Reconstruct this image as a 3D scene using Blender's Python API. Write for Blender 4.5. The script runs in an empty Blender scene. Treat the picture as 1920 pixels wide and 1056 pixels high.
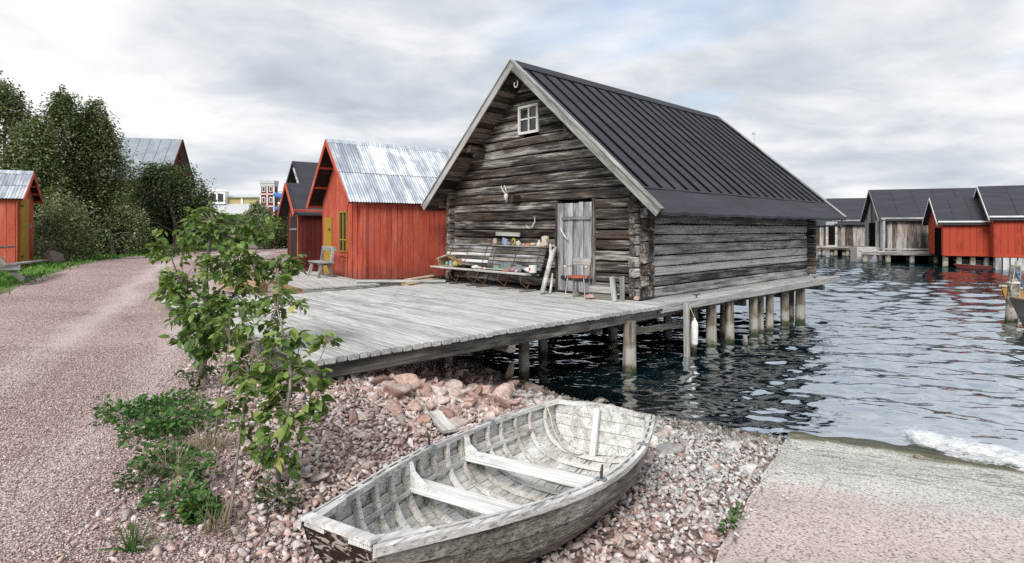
import bpy, math, random
import numpy as np
from mathutils import Vector, Matrix

random.seed(7)
rng = np.random.default_rng(7)
R = math.radians
scene = bpy.context.scene
col = scene.collection

# ------------------------------------------------------------------ camera
EYE = 1.40            # metres above the deck boards (z = 0); water lies at z = -1.06
WATER = -1.06
cam_d = bpy.data.cameras.new('camera')
cam = bpy.data.objects.new('camera', cam_d)
col.objects.link(cam)
cam.location = (0, 0, EYE)
cam.rotation_euler = (R(90), 0, 0)
cam_d.sensor_width = 36.0
cam_d.lens = 36.0 * 1068 / 1920
cam_d.shift_y = -98 / 1920
cam_d.clip_start = 0.05
cam_d.clip_end = 3000
scene.camera = cam

# ------------------------------------------------------------------ world, sun, exposure
SUN_EL, SUN_AZ = 41.0, 200.0       # azimuth clockwise from +Y: the light comes from behind the camera, left
w = bpy.data.worlds.new('World')
scene.world = w
w.use_nodes = True
nt = w.node_tree
for n in list(nt.nodes):
    nt.nodes.remove(n)


def NN(nt, typ, **kw):
    n = nt.nodes.new(typ)
    for k, v in kw.items():
        if k.startswith('i_'):
            key = k[2:]
            n.inputs[int(key) if key.isdigit() else key.replace('_', ' ')].default_value = v
        else:
            setattr(n, k, v)
    return n


def LK(nt, a, b):
    nt.links.new(a, b)


def MATH(nt, op, a, b=None, clamp=False):
    n = nt.nodes.new('ShaderNodeMath')
    n.operation = op
    n.use_clamp = clamp
    for i, x in enumerate((a, b)):
        if x is None:
            continue
        if isinstance(x, (int, float)):
            n.inputs[i].default_value = x
        else:
            nt.links.new(x, n.inputs[i])
    return n.outputs[0]


def RAMP(nt, fac, stops, interp='LINEAR'):
    n = nt.nodes.new('ShaderNodeValToRGB')
    n.color_ramp.interpolation = interp
    e = n.color_ramp.elements
    while len(e) < len(stops):
        e.new(0.5)
    for i, (p, c) in enumerate(stops):
        e[i].position = p
        if isinstance(c, (int, float)):
            c = (c, c, c)
        e[i].color = (c[0], c[1], c[2], 1)
    nt.links.new(fac, n.inputs[0])
    return n.outputs[0]


def MIX(nt, fac, a, b, mode='MIX'):
    n = nt.nodes.new('ShaderNodeMix')
    n.data_type = 'RGBA'
    n.blend_type = mode
    for s, x in ((n.inputs[0], fac), (n.inputs[6], a), (n.inputs[7], b)):
        if isinstance(x, (int, float)):
            s.default_value = x
        elif isinstance(x, (tuple, list)):
            s.default_value = (x[0], x[1], x[2], 1)
        else:
            nt.links.new(x, s)
    return n.outputs[2]


def NOISE(nt, vec, scale, detail=4, rough=0.55, dist=0.0):
    n = NN(nt, 'ShaderNodeTexNoise', i_Scale=scale, i_Detail=detail, i_Roughness=rough, i_Distortion=dist)
    if vec is not None:
        nt.links.new(vec, n.inputs['Vector'])
    return n.outputs[0]


def MAP(nt, vec, scale=(1, 1, 1), loc=(0, 0, 0), rot=(0, 0, 0)):
    n = NN(nt, 'ShaderNodeMapping')
    n.inputs['Scale'].default_value = scale
    n.inputs['Location'].default_value = loc
    n.inputs['Rotation'].default_value = rot
    nt.links.new(vec, n.inputs['Vector'])
    return n.outputs[0]


# broken overcast: a Nishita sky seen through layered cloud noise laid out on a plane overhead
sky = NN(nt, 'ShaderNodeTexSky', sky_type='NISHITA', sun_disc=False)
sky.sun_elevation = R(SUN_EL)
sky.sun_rotation = R(SUN_AZ)
bg_sky = NN(nt, 'ShaderNodeBackground', i_Strength=0.13)
LK(nt, sky.outputs[0], bg_sky.inputs[0])
tc = NN(nt, 'ShaderNodeTexCoord')
sep = NN(nt, 'ShaderNodeSeparateXYZ')
LK(nt, tc.outputs['Generated'], sep.inputs[0])
zz = MATH(nt, 'ADD', MATH(nt, 'MAXIMUM', sep.outputs[2], 0.0), 0.21)
cx = MATH(nt, 'DIVIDE', sep.outputs[0], zz)
cy = MATH(nt, 'DIVIDE', sep.outputs[1], zz)
comb = NN(nt, 'ShaderNodeCombineXYZ')
LK(nt, cx, comb.inputs[0]); LK(nt, cy, comb.inputs[1])
cvec = MAP(nt, comb.outputs[0], scale=(0.68, 0.80, 1), loc=(3.1, 1.7, 0.4), rot=(0, 0, R(-16)))
n_big = NOISE(nt, cvec, 0.80, 6, 0.50, 0.25)
n_med = NOISE(nt, MAP(nt, cvec, loc=(7, 2, 3)), 2.1, 7, 0.52, 0.35)
n_fin = NOISE(nt, MAP(nt, cvec, loc=(1, 5, 8)), 5.2, 7, 0.55, 0.3)
shade = MATH(nt, 'ADD', MATH(nt, 'ADD', MATH(nt, 'MULTIPLY', n_big, 0.50), MATH(nt, 'MULTIPLY', n_med, 0.36)), MATH(nt, 'MULTIPLY', n_fin, 0.14))
ccol = RAMP(nt, shade, [(0.38, (0.345, 0.38, 0.42)), (0.445, (0.44, 0.468, 0.50)), (0.495, (0.555, 0.573, 0.595)),
                        (0.54, (0.645, 0.652, 0.66)), (0.61, (0.735, 0.735, 0.73))])
bg_cloud = NN(nt, 'ShaderNodeBackground', i_Strength=1.08)
LK(nt, ccol, bg_cloud.inputs[0])
n_gap = NOISE(nt, MAP(nt, cvec, loc=(-4, 9, 1)), 1.25, 6, 0.5, 0.3)
cover = RAMP(nt, n_gap, [(0.30, 0.45), (0.42, 1.0)])
mixw = NN(nt, 'ShaderNodeMixShader')
LK(nt, cover, mixw.inputs[0]); LK(nt, bg_sky.outputs[0], mixw.inputs[1]); LK(nt, bg_cloud.outputs[0], mixw.inputs[2])
outw = NN(nt, 'ShaderNodeOutputWorld')
LK(nt, mixw.outputs[0], outw.inputs[0])

sun_d = bpy.data.lights.new('sun', 'SUN')
sun_d.energy = 2.6
sun_d.angle = R(24)
sun_d.color = (1.0, 0.965, 0.92)
sun = bpy.data.objects.new('sun', sun_d)
col.objects.link(sun)
sdir = Vector((math.sin(R(SUN_AZ)) * math.cos(R(SUN_EL)), math.cos(R(SUN_AZ)) * math.cos(R(SUN_EL)), math.sin(R(SUN_EL))))
sun.rotation_euler = (-sdir).to_track_quat('-Z', 'Y').to_euler()
sun.location = sdir * 60

scene.view_settings.view_transform = 'Standard'
scene.view_settings.look = 'None'
scene.view_settings.exposure = 0.52
scene.view_settings.gamma = 1
scene.view_settings.use_curve_mapping = False
scene.cycles.use_denoising = False
try:
    scene.cycles.denoiser = 'OPENIMAGEDENOISE'
except Exception:
    pass
scene.cycles.max_bounces = 7
scene.cycles.diffuse_bounces = 3
scene.cycles.glossy_bounces = 3
scene.cycles.transparent_max_bounces = 12
scene.cycles.caustics_reflective = False
scene.cycles.caustics_refractive = False

# ------------------------------------------------------------------ helpers: tags and meshes


def tag(o, label=None, cat=None, group=None, kind=None):
    if label: o['label'] = label
    if cat: o['category'] = cat
    if group: o['group'] = group
    if kind: o['kind'] = kind
    return o


def empty(name, loc=(0, 0, 0), rz=0.0, label=None, cat=None, group=None):
    o = bpy.data.objects.new(name, None)
    col.objects.link(o)
    o.location = loc
    o.rotation_euler = (0, 0, rz)
    o.empty_display_size = 0.2
    return tag(o, label, cat, group)


def link(name, me, parent=None, M=None):
    o = bpy.data.objects.new(name, me)
    col.objects.link(o)
    if parent is not None:
        o.parent = parent
    if M is not None:
        o.matrix_basis = M
    return o


def frame(a, b, up=(0, 0, 1)):
    a, b, up = Vector(a), Vector(b), Vector(up)
    x = (b - a)
    L = x.length
    x.normalize()
    z = up - x * up.dot(x)
    if z.length < 1e-5:
        z = Vector((1, 0, 0)) - x * x.x
    z.normalize()
    y = z.cross(x)
    M = Matrix((x, y, z)).transposed().to_4x4()
    M.translation = (a + b) / 2
    return M, L


class MB:
    """collects geometry that becomes ONE mesh object"""

    def __init__(s):
        s.v, s.f = [], []

    def add(s, vs, fs):
        o = len(s.v)
        s.v += [tuple(v) for v in vs]
        s.f += [tuple(i + o for i in f) for f in fs]
        return s

    def box(s, c, d, M=None):
        x, y, z = d[0] / 2, d[1] / 2, d[2] / 2
        vs = [Vector((sx * x, sy * y, sz * z)) for sx in (-1, 1) for sy in (-1, 1) for sz in (-1, 1)]
        if M is not None:
            vs = [M @ v for v in vs]
        vs = [v + Vector(c) for v in vs]
        return s.add(vs, [(0, 1, 3, 2), (4, 6, 7, 5), (0, 4, 5, 1), (2, 3, 7, 6), (0, 2, 6, 4), (1, 5, 7, 3)])

    def bar(s, a, b, wd, th, up=(0, 0, 1)):
        M, L = frame(a, b, up)
        x, y, z = L / 2, wd / 2, th / 2
        vs = [M @ Vector((sx * x, sy * y, sz * z)) for sx in (-1, 1) for sy in (-1, 1) for sz in (-1, 1)]
        return s.add(vs, [(0, 1, 3, 2), (4, 6, 7, 5), (0, 4, 5, 1), (2, 3, 7, 6), (0, 2, 6, 4), (1, 5, 7, 3)])

    def tube(s, pts, rad, n=8, cap=True):
        pts = [Vector(p) for p in pts]
        if not isinstance(rad, (list, tuple)):
            rad = [rad] * len(pts)
        rings = []
        ref = None
        for i, p in enumerate(pts):
            d = (pts[min(i + 1, len(pts) - 1)] - pts[max(i - 1, 0)])
            if d.length < 1e-9:
                d = Vector((0, 0, 1))
            d.normalize()
            if ref is None:
                ref = Vector((1, 0, 0)) if abs(d.x) < 0.8 else Vector((0, 1, 0))
            a = ref - d * ref.dot(d)
            a.normalize()
            ref = a
            b = d.cross(a)
            rings.append([p + (a * math.cos(t) + b * math.sin(t)) * rad[i] for t in [2 * math.pi * k / n for k in range(n)]])
        vs = [v for r in rings for v in r]
        fs = []
        for i in range(len(pts) - 1):
            for k in range(n):
                k2 = (k + 1) % n
                fs.append((i * n + k, i * n + k2, (i + 1) * n + k2, (i + 1) * n + k))
        if cap:
            fs.append(tuple(range(n - 1, -1, -1)))
            fs.append(tuple((len(pts) - 1) * n + k for k in range(n)))
        return s.add(vs, fs)

    def lathe(s, prof, c=(0, 0, 0), n=12, M=None):
        vs = []
        for r, z in prof:
            for k in range(n):
                t = 2 * math.pi * k / n
                p = Vector((r * math.cos(t), r * math.sin(t), z))
                if M is not None:
                    p = M @ p
                vs.append(p + Vector(c))
        fs = []
        for i in range(len(prof) - 1):
            for k in range(n):
                k2 = (k + 1) % n
                fs.append((i * n + k, i * n + k2, (i + 1) * n + k2, (i + 1) * n + k))
        fs.append(tuple(range(n - 1, -1, -1)))
        fs.append(tuple((len(prof) - 1) * n + k for k in range(n)))
        return s.add(vs, fs)

    def prism(s, poly, off):
        """poly: list of 3d points (planar), extruded by vector off"""
        n = len(poly)
        off = Vector(off)
        vs = [Vector(p) for p in poly] + [Vector(p) + off for p in poly]
        fs = [tuple(range(n)), tuple(range(2 * n - 1, n - 1, -1))]
        fs += [(i, i + n, (i + 1) % n + n, (i + 1) % n) for i in range(n)]
        return s.add(vs, fs)

    def grid(s, P):
        """P[i][j] points"""
        n, m = len(P), len(P[0])
        vs = [p for row in P for p in row]
        fs = [(i * m + j, i * m + j + 1, (i + 1) * m + j + 1, (i + 1) * m + j) for i in range(n - 1) for j in range(m - 1)]
        return s.add(vs, fs)

    def build(s, name, mat, parent=None, M=None, smooth=False):
        me = bpy.data.meshes.new(name)
        me.from_pydata(s.v, [], s.f)
        fix_normals(me)
        if smooth:
            me.polygons.foreach_set('use_smooth', [True] * len(me.polygons))
        me.materials.append(mat)
        me.update()
        return link(name, me, parent, M)


import bmesh


def fix_normals(me):
    bm = bmesh.new()
    bm.from_mesh(me)
    bmesh.ops.recalc_face_normals(bm, faces=bm.faces)
    bm.to_mesh(me)
    bm.free()


_plank_cache = {}


def plank_mesh(L, wd, th, mat, seg=2, bev=0.12, wob=0.0, cutz=0.0, var=0, ends=0.0):
    """a board or squared log along local x, edges eased, optional wobble; cutz slants both ends with height"""
    key = (round(L, 3), round(wd, 3), round(th, 3), mat.name, seg, bev, wob, cutz, var, ends)
    if key in _plank_cache:
        return _plank_cache[key]
    rd = random.Random(hash(key[:3] + key[4:]) & 0xffff)
    c0, c1 = cutz if isinstance(cutz, tuple) else (cutz, cutz)
    m = bev * min(wd, th)
    y, z = wd / 2, th / 2
    prof = [(-y + m, -z), (y - m, -z), (y, -z + m), (y, z - m), (y - m, z), (-y + m, z), (-y, z - m), (-y, -z + m)]
    vs = []
    e0, e1 = rd.uniform(-ends, ends), rd.uniform(-ends, ends)
    ph = [rd.uniform(0, 6.28) for _ in range(4)]
    for i in range(seg + 1):
        t = i / seg
        x = -L / 2 + L * t
        dy = wob * (math.sin(t * L * 1.9 + ph[0]) + 0.5 * math.sin(t * L * 5.1 + ph[1])) if wob else 0
        dz = wob * (math.sin(t * L * 2.3 + ph[2]) + 0.5 * math.sin(t * L * 4.3 + ph[3])) if wob else 0
        for (py, pz) in prof:
            xx = x
            if i == 0: xx += c0 * py + e0
            if i == seg: xx -= c1 * py - e1
            j = rd.uniform(-wob, wob) * 0.7
            vs.append((xx, py * (1 + j) + dy, pz + dz + j * th * .5))
    fs = []
    for i in range(seg):
        for k in range(8):
            k2 = (k + 1) % 8
            fs.append((i * 8 + k, (i + 1) * 8 + k, (i + 1) * 8 + k2, i * 8 + k2))
    fs.append(tuple(range(8)))
    fs.append(tuple(seg * 8 + k for k in range(7, -1, -1)))
    me = bpy.data.meshes.new('plank')
    me.from_pydata(vs, [], fs)
    fix_normals(me)
    me.materials.append(mat)
    _plank_cache[key] = me
    return me


def plank(name, a, b, wd, th, mat, parent=None, up=(0, 0, 1), seg=2, bev=0.12, wob=0.0, cutz=0.0, nvar=5, ends=0.0):
    """board from a to b; th is its size along 'up', wd across"""
    M, L = frame(a, b, up)
    me = plank_mesh(L, wd, th, mat, seg, bev, wob, cutz, random.randrange(nvar), ends)
    return link(name, me, parent, M)


def mesh_np(name, V, F, mat, cols=None, smooth=False, extra=None):
    """V (n,3); F (m,k) constant k"""
    V = np.ascontiguousarray(V, dtype=np.float32)
    F = np.ascontiguousarray(F, dtype=np.int32)
    me = bpy.data.meshes.new(name)
    k = F.shape[1]
    me.vertices.add(len(V))
    me.vertices.foreach_set('co', V.ravel())
    me.loops.add(F.size)
    me.loops.foreach_set('vertex_index', F.ravel())
    me.polygons.add(len(F))
    me.polygons.foreach_set('loop_start', np.arange(0, F.size, k, dtype=np.int32))
    try:
        me.polygons.foreach_set('loop_total', np.full(len(F), k, dtype=np.int32))
    except Exception:
        pass
    if smooth:
        me.polygons.foreach_set('use_smooth', np.ones(len(F), dtype=bool))
    if cols is not None:
        at = me.color_attributes.new('Col', 'FLOAT_COLOR', 'POINT')
        c4 = np.ones((len(V), 4), dtype=np.float32)
        c4[:, :3] = cols
        at.data.foreach_set('color', c4.ravel())
    for k2, arr in (extra or {}).items():
        at = me.attributes.new(k2, 'FLOAT', 'POINT')
        at.data.foreach_set('value', np.ascontiguousarray(arr, dtype=np.float32))
    me.materials.append(mat)
    me.update(calc_edges=True)
    me.validate()
    return me


def ico(level):
    bm = bmesh.new()
    bmesh.ops.create_icosphere(bm, subdivisions=level, radius=1.0)
    bm.verts.ensure_lookup_table()
    V = np.array([v.co[:] for v in bm.verts])
    F = np.array([[v.index for v in f.verts] for f in bm.faces])
    bm.free()
    return V, F


def rand_rot(n, flat=1.0):
    """random rotation matrices; flat<1 keeps z roughly up"""
    ang = rng.uniform(0, 2 * np.pi, n)
    tx = rng.normal(0, 1, n) * flat
    ty = rng.normal(0, 1, n) * flat
    ca, sa = np.cos(ang), np.sin(ang)
    Z = np.zeros(n); O = np.ones(n)
    Rz = np.stack([ca, -sa, Z, sa, ca, Z, Z, Z, O], 1).reshape(n, 3, 3)
    Rx = np.stack([O, Z, Z, Z, np.cos(tx), -np.sin(tx), Z, np.sin(tx), np.cos(tx)], 1).reshape(n, 3, 3)
    Ry = np.stack([np.cos(ty), Z, np.sin(ty), Z, O, Z, -np.sin(ty), Z, np.cos(ty)], 1).reshape(n, 3, 3)
    return Rx @ Ry @ Rz


def rock_arrays(pos, size, cols, level=1, facets=9, flat=0.5, squash=(0.35, 0.72), offr=(0.36, 0.82)):
    n = len(pos)
    B, F = ico(level)
    m = len(B)
    nrm = rng.normal(0, 1, (n, facets, 3))
    nrm /= np.linalg.norm(nrm, axis=2, keepdims=True)
    off = rng.uniform(*offr, (n, facets))
    dots = np.einsum('md,nfd->nmf', B, nrm)
    with np.errstate(divide='ignore', invalid='ignore'):
        rr = np.where(dots > 1e-3, off[:, None, :] / dots, 9.0)
    r = np.minimum(rr.min(2), 1.05) * rng.uniform(0.96, 1.04, (n, m))
    P = B[None] * r[:, :, None]
    sc = np.stack([rng.uniform(0.95, 1.75, n), rng.uniform(0.7, 1.15, n), rng.uniform(*squash, n)], 1)
    P = P * sc[:, None, :] * size[:, None, None]
    P = np.einsum('nij,nmj->nmi', rand_rot(n, flat), P) + pos[:, None, :]
    V = P.reshape(-1, 3)
    FF = (F[None] + (np.arange(n) * m)[:, None, None]).reshape(-1, 3)
    C = np.repeat(cols, m, axis=0)
    return V, FF, C

# ------------------------------------------------------------------ materials
MT = {}


def new_mat(name, rough=0.8, spec=0.3):
    m = bpy.data.materials.new(name)
    m.use_nodes = True
    nt = m.node_tree
    b = nt.nodes['Principled BSDF']
    b.inputs['Roughness'].default_value = rough
    b.inputs['Specular IOR Level'].default_value = spec
    MT[name] = m
    return m, nt, b


def BUMP(nt, b, h, strength=0.3, dist=0.02):
    n = NN(nt, 'ShaderNodeBump', i_Strength=strength, i_Distance=dist)
    nt.links.new(h, n.inputs['Height'])
    nt.links.new(n.outputs[0], b.inputs['Normal'])


def obj_vec(nt, rand=True):
    tc = NN(nt, 'ShaderNodeTexCoord')
    if not rand:
        return tc.outputs['Object'], None
    oi = NN(nt, 'ShaderNodeObjectInfo')
    r = MATH(nt, 'MULTIPLY', oi.outputs['Random'], 53.0)
    cb = NN(nt, 'ShaderNodeCombineXYZ')
    LK(nt, r, cb.inputs[0]); LK(nt, MATH(nt, 'MULTIPLY', r, 1.7), cb.inputs[1]); LK(nt, MATH(nt, 'MULTIPLY', r, 0.6), cb.inputs[2])
    va = NN(nt, 'ShaderNodeVectorMath', operation='ADD')
    LK(nt, tc.outputs['Object'], va.inputs[0]); LK(nt, cb.outputs[0], va.inputs[1])
    return va.outputs[0], oi.outputs['Random']


def wood(name, dark, mid, light, lo=1.4, cr=26.0, bias=0.5, spread=0.16, crack=0.55, var=0.35, bump=0.5, patch=0.5,
         tint=None, rough=0.85, pscale=1.0):
    """weathered timber, grain along local x"""
    m, nt, b = new_mat(name, rough, 0.2)
    v, rnd = obj_vec(nt)
    g = NOISE(nt, MAP(nt, v, (lo, cr, cr)), 1.0, 7, 0.62, 0.25)
    p = NOISE(nt, MAP(nt, v, (0.9 * pscale, 4.5 * pscale, 4.5 * pscale), (3, 8, 1)), 1.0, 5, 0.6, 0.4)
    g2 = NOISE(nt, MAP(nt, v, (lo * 2.2, cr * 2.7, cr * 2.7), (7, 3, 1)), 1.0, 5, 0.65, 0.2)
    f = MATH(nt, 'ADD', MATH(nt, 'ADD', MATH(nt, 'MULTIPLY', g, (1 - patch) * 0.55), MATH(nt, 'MULTIPLY', g2, (1 - patch) * 0.45)), MATH(nt, 'MULTIPLY', p, patch))
    f = MATH(nt, 'ADD', f, MATH(nt, 'MULTIPLY', MATH(nt, 'SUBTRACT', rnd, 0.5), var * 0.4))
    spread = spread * 0.68
    c = RAMP(nt, f, [(max(0, bias - spread), dark), (bias, mid), (min(1, bias + spread), light)])
    if tint:
        tn = NOISE(nt, MAP(nt, v, (0.7, 3, 3), (9, 2, 5)), 1.0, 4, 0.6)
        c = MIX(nt, RAMP(nt, tn, [(0.5, 0.0), (0.68, 0.75)]), c, tint)
    ck = NOISE(nt, MAP(nt, v, (lo * 0.7, cr * 1.9, cr * 1.9), (5, 1, 2)), 1.0, 3, 0.5, 0.6)
    ckm = RAMP(nt, ck, [(0.33, 1.0), (0.40, 0.0)])
    c = MIX(nt, MATH(nt, 'MULTIPLY', ckm, crack), c, (dark[0] * .5, dark[1] * .5, dark[2] * .5))
    # knots
    vo = NN(nt, 'ShaderNodeTexVoronoi', i_Scale=1.0)
    LK(nt, MAP(nt, v, (2.2, 7.5, 7.5), (1, 4, 7)), vo.inputs['Vector'])
    kn = RAMP(nt, vo.outputs['Distance'], [(0.05, 1.0), (0.11, 0.0)])
    c = MIX(nt, MATH(nt, 'MULTIPLY', kn, 0.55), c, (dark[0] * .7, dark[1] * .6, dark[2] * .5))
    LK(nt, c, b.inputs['Base Color'])
    h = MATH(nt, 'SUBTRACT', g, MATH(nt, 'MULTIPLY', ckm, 0.6))
    BUMP(nt, b, h, bump, 0.012)
    return m


wood('log_dark', (0.009, 0.007, 0.006), (0.076, 0.067, 0.060), (0.47, 0.445, 0.42), lo=0.9, cr=24, bias=0.515, spread=0.15,
     crack=0.9, var=0.30, bump=1.0, patch=0.38, tint=(0.085, 0.055, 0.038))
wood('log_grey', (0.04, 0.04, 0.042), (0.29, 0.29, 0.293), (0.62, 0.618, 0.615), lo=0.8, cr=20, bias=0.495, spread=0.15,
     crack=0.9, var=0.5, bump=0.9, patch=0.40)
wood('deck_grey', (0.20, 0.197, 0.19), (0.40, 0.395, 0.385), (0.58, 0.575, 0.56), lo=1.6, cr=34, bias=0.48, spread=0.20,
     crack=0.75, var=0.24, bump=0.6, patch=0.26)
wood('barge_grey', (0.08, 0.077, 0.073), (0.21, 0.206, 0.198), (0.42, 0.413, 0.40), lo=1.5, cr=28, bias=0.47, crack=0.6, patch=0.4)
wood('door_grey', (0.07, 0.07, 0.075), (0.26, 0.265, 0.28), (0.48, 0.485, 0.50), lo=1.8, cr=30, bias=0.48, crack=0.8, patch=0.5)
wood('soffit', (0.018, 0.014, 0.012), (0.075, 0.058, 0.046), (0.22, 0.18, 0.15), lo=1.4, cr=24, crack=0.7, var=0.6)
wood('beam_grey', (0.05, 0.046, 0.042), (0.17, 0.16, 0.145), (0.36, 0.345, 0.32), lo=1.2, cr=22, crack=0.7)
wood('raw_wood', (0.12, 0.07, 0.035), (0.32, 0.22, 0.13), (0.52, 0.42, 0.29), lo=1.5, cr=22, crack=0.4)
wood('drift', (0.22, 0.21, 0.195), (0.46, 0.44, 0.42), (0.66, 0.64, 0.61), lo=2.5, cr=20, crack=0.4)
wood('far_grey', (0.05, 0.046, 0.042), (0.20, 0.185, 0.17), (0.40, 0.38, 0.36), lo=1.0, cr=9, crack=0.5, var=0.9, patch=0.5, tint=(0.17, 0.10, 0.05))
wood('far_pale', (0.2, 0.2, 0.2), (0.36, 0.36, 0.36), (0.55, 0.55, 0.55), lo=1.0, cr=9, crack=0.3)
# boat paint: worn white over grey wood
wood('boat_white', (0.10, 0.095, 0.085), (0.43, 0.422, 0.405), (0.67, 0.665, 0.65), lo=2.2, cr=44, bias=0.45, spread=0.17, crack=0.6,
     var=0.22, bump=0.5, patch=0.45, rough=0.75, pscale=2.2)
wood('boat_seat', (0.24, 0.235, 0.225), (0.54, 0.535, 0.52), (0.74, 0.735, 0.72), lo=2.0, cr=50, bias=0.42, spread=0.16, crack=0.5,
     var=0.1, bump=0.4, patch=0.4, rough=0.7, pscale=2)
wood('boat_hull', (0.035, 0.029, 0.024), (0.16, 0.145, 0.128), (0.40, 0.385, 0.36), lo=1.6, cr=52, bias=0.50, spread=0.18, crack=0.7,
     var=0.15, bump=0.8, patch=0.35, rough=0.85, pscale=1.2)
wood('boat_rib', (0.16, 0.14, 0.115), (0.42, 0.40, 0.37), (0.66, 0.645, 0.62), lo=3.0, cr=40, bias=0.45, crack=0.5, var=0.3)


def boat_bow_mat():
    m, nt, b = new_mat('boat_bow', 0.8, 0.25)
    v, r = obj_vec(nt, False)
    n1 = NOISE(nt, MAP(nt, v, (1, 1, 1.6)), 13.0, 8, 0.65, 0.8)
    c = RAMP(nt, n1, [(0.46, (0.030, 0.019, 0.013)), (0.52, (0.05, 0.034, 0.024)), (0.535, (0.42, 0.37, 0.32)), (0.7, (0.58, 0.54, 0.50))])
    LK(nt, c, b.inputs['Base Color'])
    BUMP(nt, b, n1, 0.5, 0.01)


boat_bow_mat()


def paint(name, base, wear, dark, amt=0.35, lo=1.5, cr=20, rough=0.75, var=0.25):
    m, nt, b = new_mat(name, rough, 0.25)
    v, rnd = obj_vec(nt)
    g = NOISE(nt, MAP(nt, v, (lo, cr, cr)), 1.0, 6, 0.6, 0.2)
    p = NOISE(nt, MAP(nt, v, (1.2, 3.0, 3.0), (2, 6, 3)), 1.0, 5, 0.65, 0.3)
    f = MATH(nt, 'ADD', MATH(nt, 'MULTIPLY', g, 0.5), MATH(nt, 'MULTIPLY', p, 0.5))
    f = MATH(nt, 'ADD', f, MATH(nt, 'MULTIPLY', MATH(nt, 'SUBTRACT', rnd, 0.5), var * .5))
    c = RAMP(nt, f, [(0.30, dark), (0.47, base), (0.56, base), (0.72, wear)])
    ck = NOISE(nt, MAP(nt, v, (lo, cr * 2.2, cr * 2.2), (5, 1, 2)), 1.0, 3, 0.5, 0.5)
    c = MIX(nt, MATH(nt, 'MULTIPLY', RAMP(nt, ck, [(0.32, 1.0), (0.40, 0.0)]), amt), c, (dark[0] * .5, dark[1] * .5, dark[2] * .5))
    if name == 'red_paint':          # splashed dirt along the foot of the boards
        ge = NN(nt, 'ShaderNodeNewGeometry')
        sp = NN(nt, 'ShaderNodeSeparateXYZ')
        LK(nt, ge.outputs['Position'], sp.inputs[0])
        dn = NOISE(nt, ge.outputs['Position'], 5.0, 6, 0.7)
        zz = MATH(nt, 'ADD', sp.outputs[2], MATH(nt, 'MULTIPLY', MATH(nt, 'SUBTRACT', dn, 0.5), 1.1))
        c = MIX(nt, RAMP(nt, zz, [(0.0, 0.6), (0.42, 0.0)]), c, (0.15, 0.07, 0.05))
        fade = NOISE(nt, MAP(nt, ge.outputs['Position'], (1, 1, .5)), 1.6, 5, 0.65)
        c = MIX(nt, RAMP(nt, fade, [(0.48, 0.0), (0.72, 0.35)]), c, (0.50, 0.20, 0.15))
    LK(nt, c, b.inputs['Base Color'])
    BUMP(nt, b, g, 0.35, 0.01)
    return m


paint('red_paint', (0.45, 0.085, 0.050), (0.55, 0.19, 0.14), (0.24, 0.034, 0.021), var=0.36, amt=0.6)
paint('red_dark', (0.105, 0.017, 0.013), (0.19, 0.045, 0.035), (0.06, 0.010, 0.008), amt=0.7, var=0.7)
paint('red_far', (0.38, 0.056, 0.027), (0.36, 0.06, 0.03), (0.19, 0.02, 0.009), var=0.5)
paint('yellow_paint', (0.34, 0.20, 0.028), (0.42, 0.28, 0.08), (0.25, 0.13, 0.02))
paint('black_door', (0.028, 0.027, 0.027), (0.09, 0.09, 0.09), (0.012, 0.012, 0.012))
paint('white_paint', (0.74, 0.74, 0.73), (0.82, 0.82, 0.81), (0.50, 0.49, 0.47))
paint('window_white', (0.62, 0.61, 0.56), (0.72, 0.71, 0.67), (0.33, 0.31, 0.27))
paint('slate_item', (0.16, 0.20, 0.20), (0.34, 0.38, 0.37), (0.08, 0.10, 0.10))
paint('blue_paint', (0.05, 0.16, 0.42), (0.12, 0.28, 0.55), (0.02, 0.07, 0.2))


def flat(name, c, rough=0.6, spec=0.3, var=0.25, metal=0.0, scale=9.0):
    m, nt, b = new_mat(name, rough, spec)
    v, rnd = obj_vec(nt)
    n = NOISE(nt, v, scale, 5, 0.6)
    cc = RAMP(nt, n, [(0.3, tuple(x * (1 - var) for x in c)), (0.7, tuple(min(1, x * (1 + var)) for x in c))])
    LK(nt, cc, b.inputs['Base Color'])
    b.inputs['Metallic'].default_value = metal
    BUMP(nt, b, n, 0.15, 0.01)
    return m


flat('iron', (0.05, 0.045, 0.042), 0.6, 0.5, 0.5)
flat('rust', (0.12, 0.065, 0.042), 0.85, 0.2, 0.6, scale=30)
flat('steel_tube', (0.42, 0.38, 0.31), 0.45, 0.5, 0.4, 0.3, scale=30)
flat('seat_red', (0.33, 0.09, 0.06), 0.6, 0.3, 0.3)
flat('bone', (0.50, 0.48, 0.44), 0.75, 0.3, 0.2, scale=20)
flat('rope', (0.50, 0.45, 0.36), 0.9, 0.1, 0.3, scale=60)
flat('rope_blue', (0.05, 0.24, 0.55), 0.8, 0.2, 0.3, scale=40)
flat('fender_white', (0.74, 0.74, 0.71), 0.5, 0.4, 0.12)
flat('glass_dark', (0.02, 0.022, 0.025), 0.08, 0.7, 0.3)
flat('curtain', (0.55, 0.56, 0.58), 0.9, 0.1, 0.15)
flat('unlit_black', (0.010, 0.009, 0.008), 0.95, 0.0, 0.3)  # near-black colour puts in the shade behind gaps and in openings
flat('item_pink', (0.42, 0.29, 0.25), 0.8)
flat('item_coral', (0.46, 0.16, 0.11), 0.7)
flat('item_yellow', (0.36, 0.33, 0.09), 0.6)
flat('item_green', (0.13, 0.25, 0.19), 0.6)
flat('item_blue', (0.22, 0.31, 0.42), 0.6)
flat('item_purple', (0.28, 0.22, 0.33), 0.6)
flat('item_white', (0.60, 0.59, 0.57), 0.6, var=0.12)
flat('item_beige', (0.50, 0.43, 0.32), 0.8)
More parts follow.
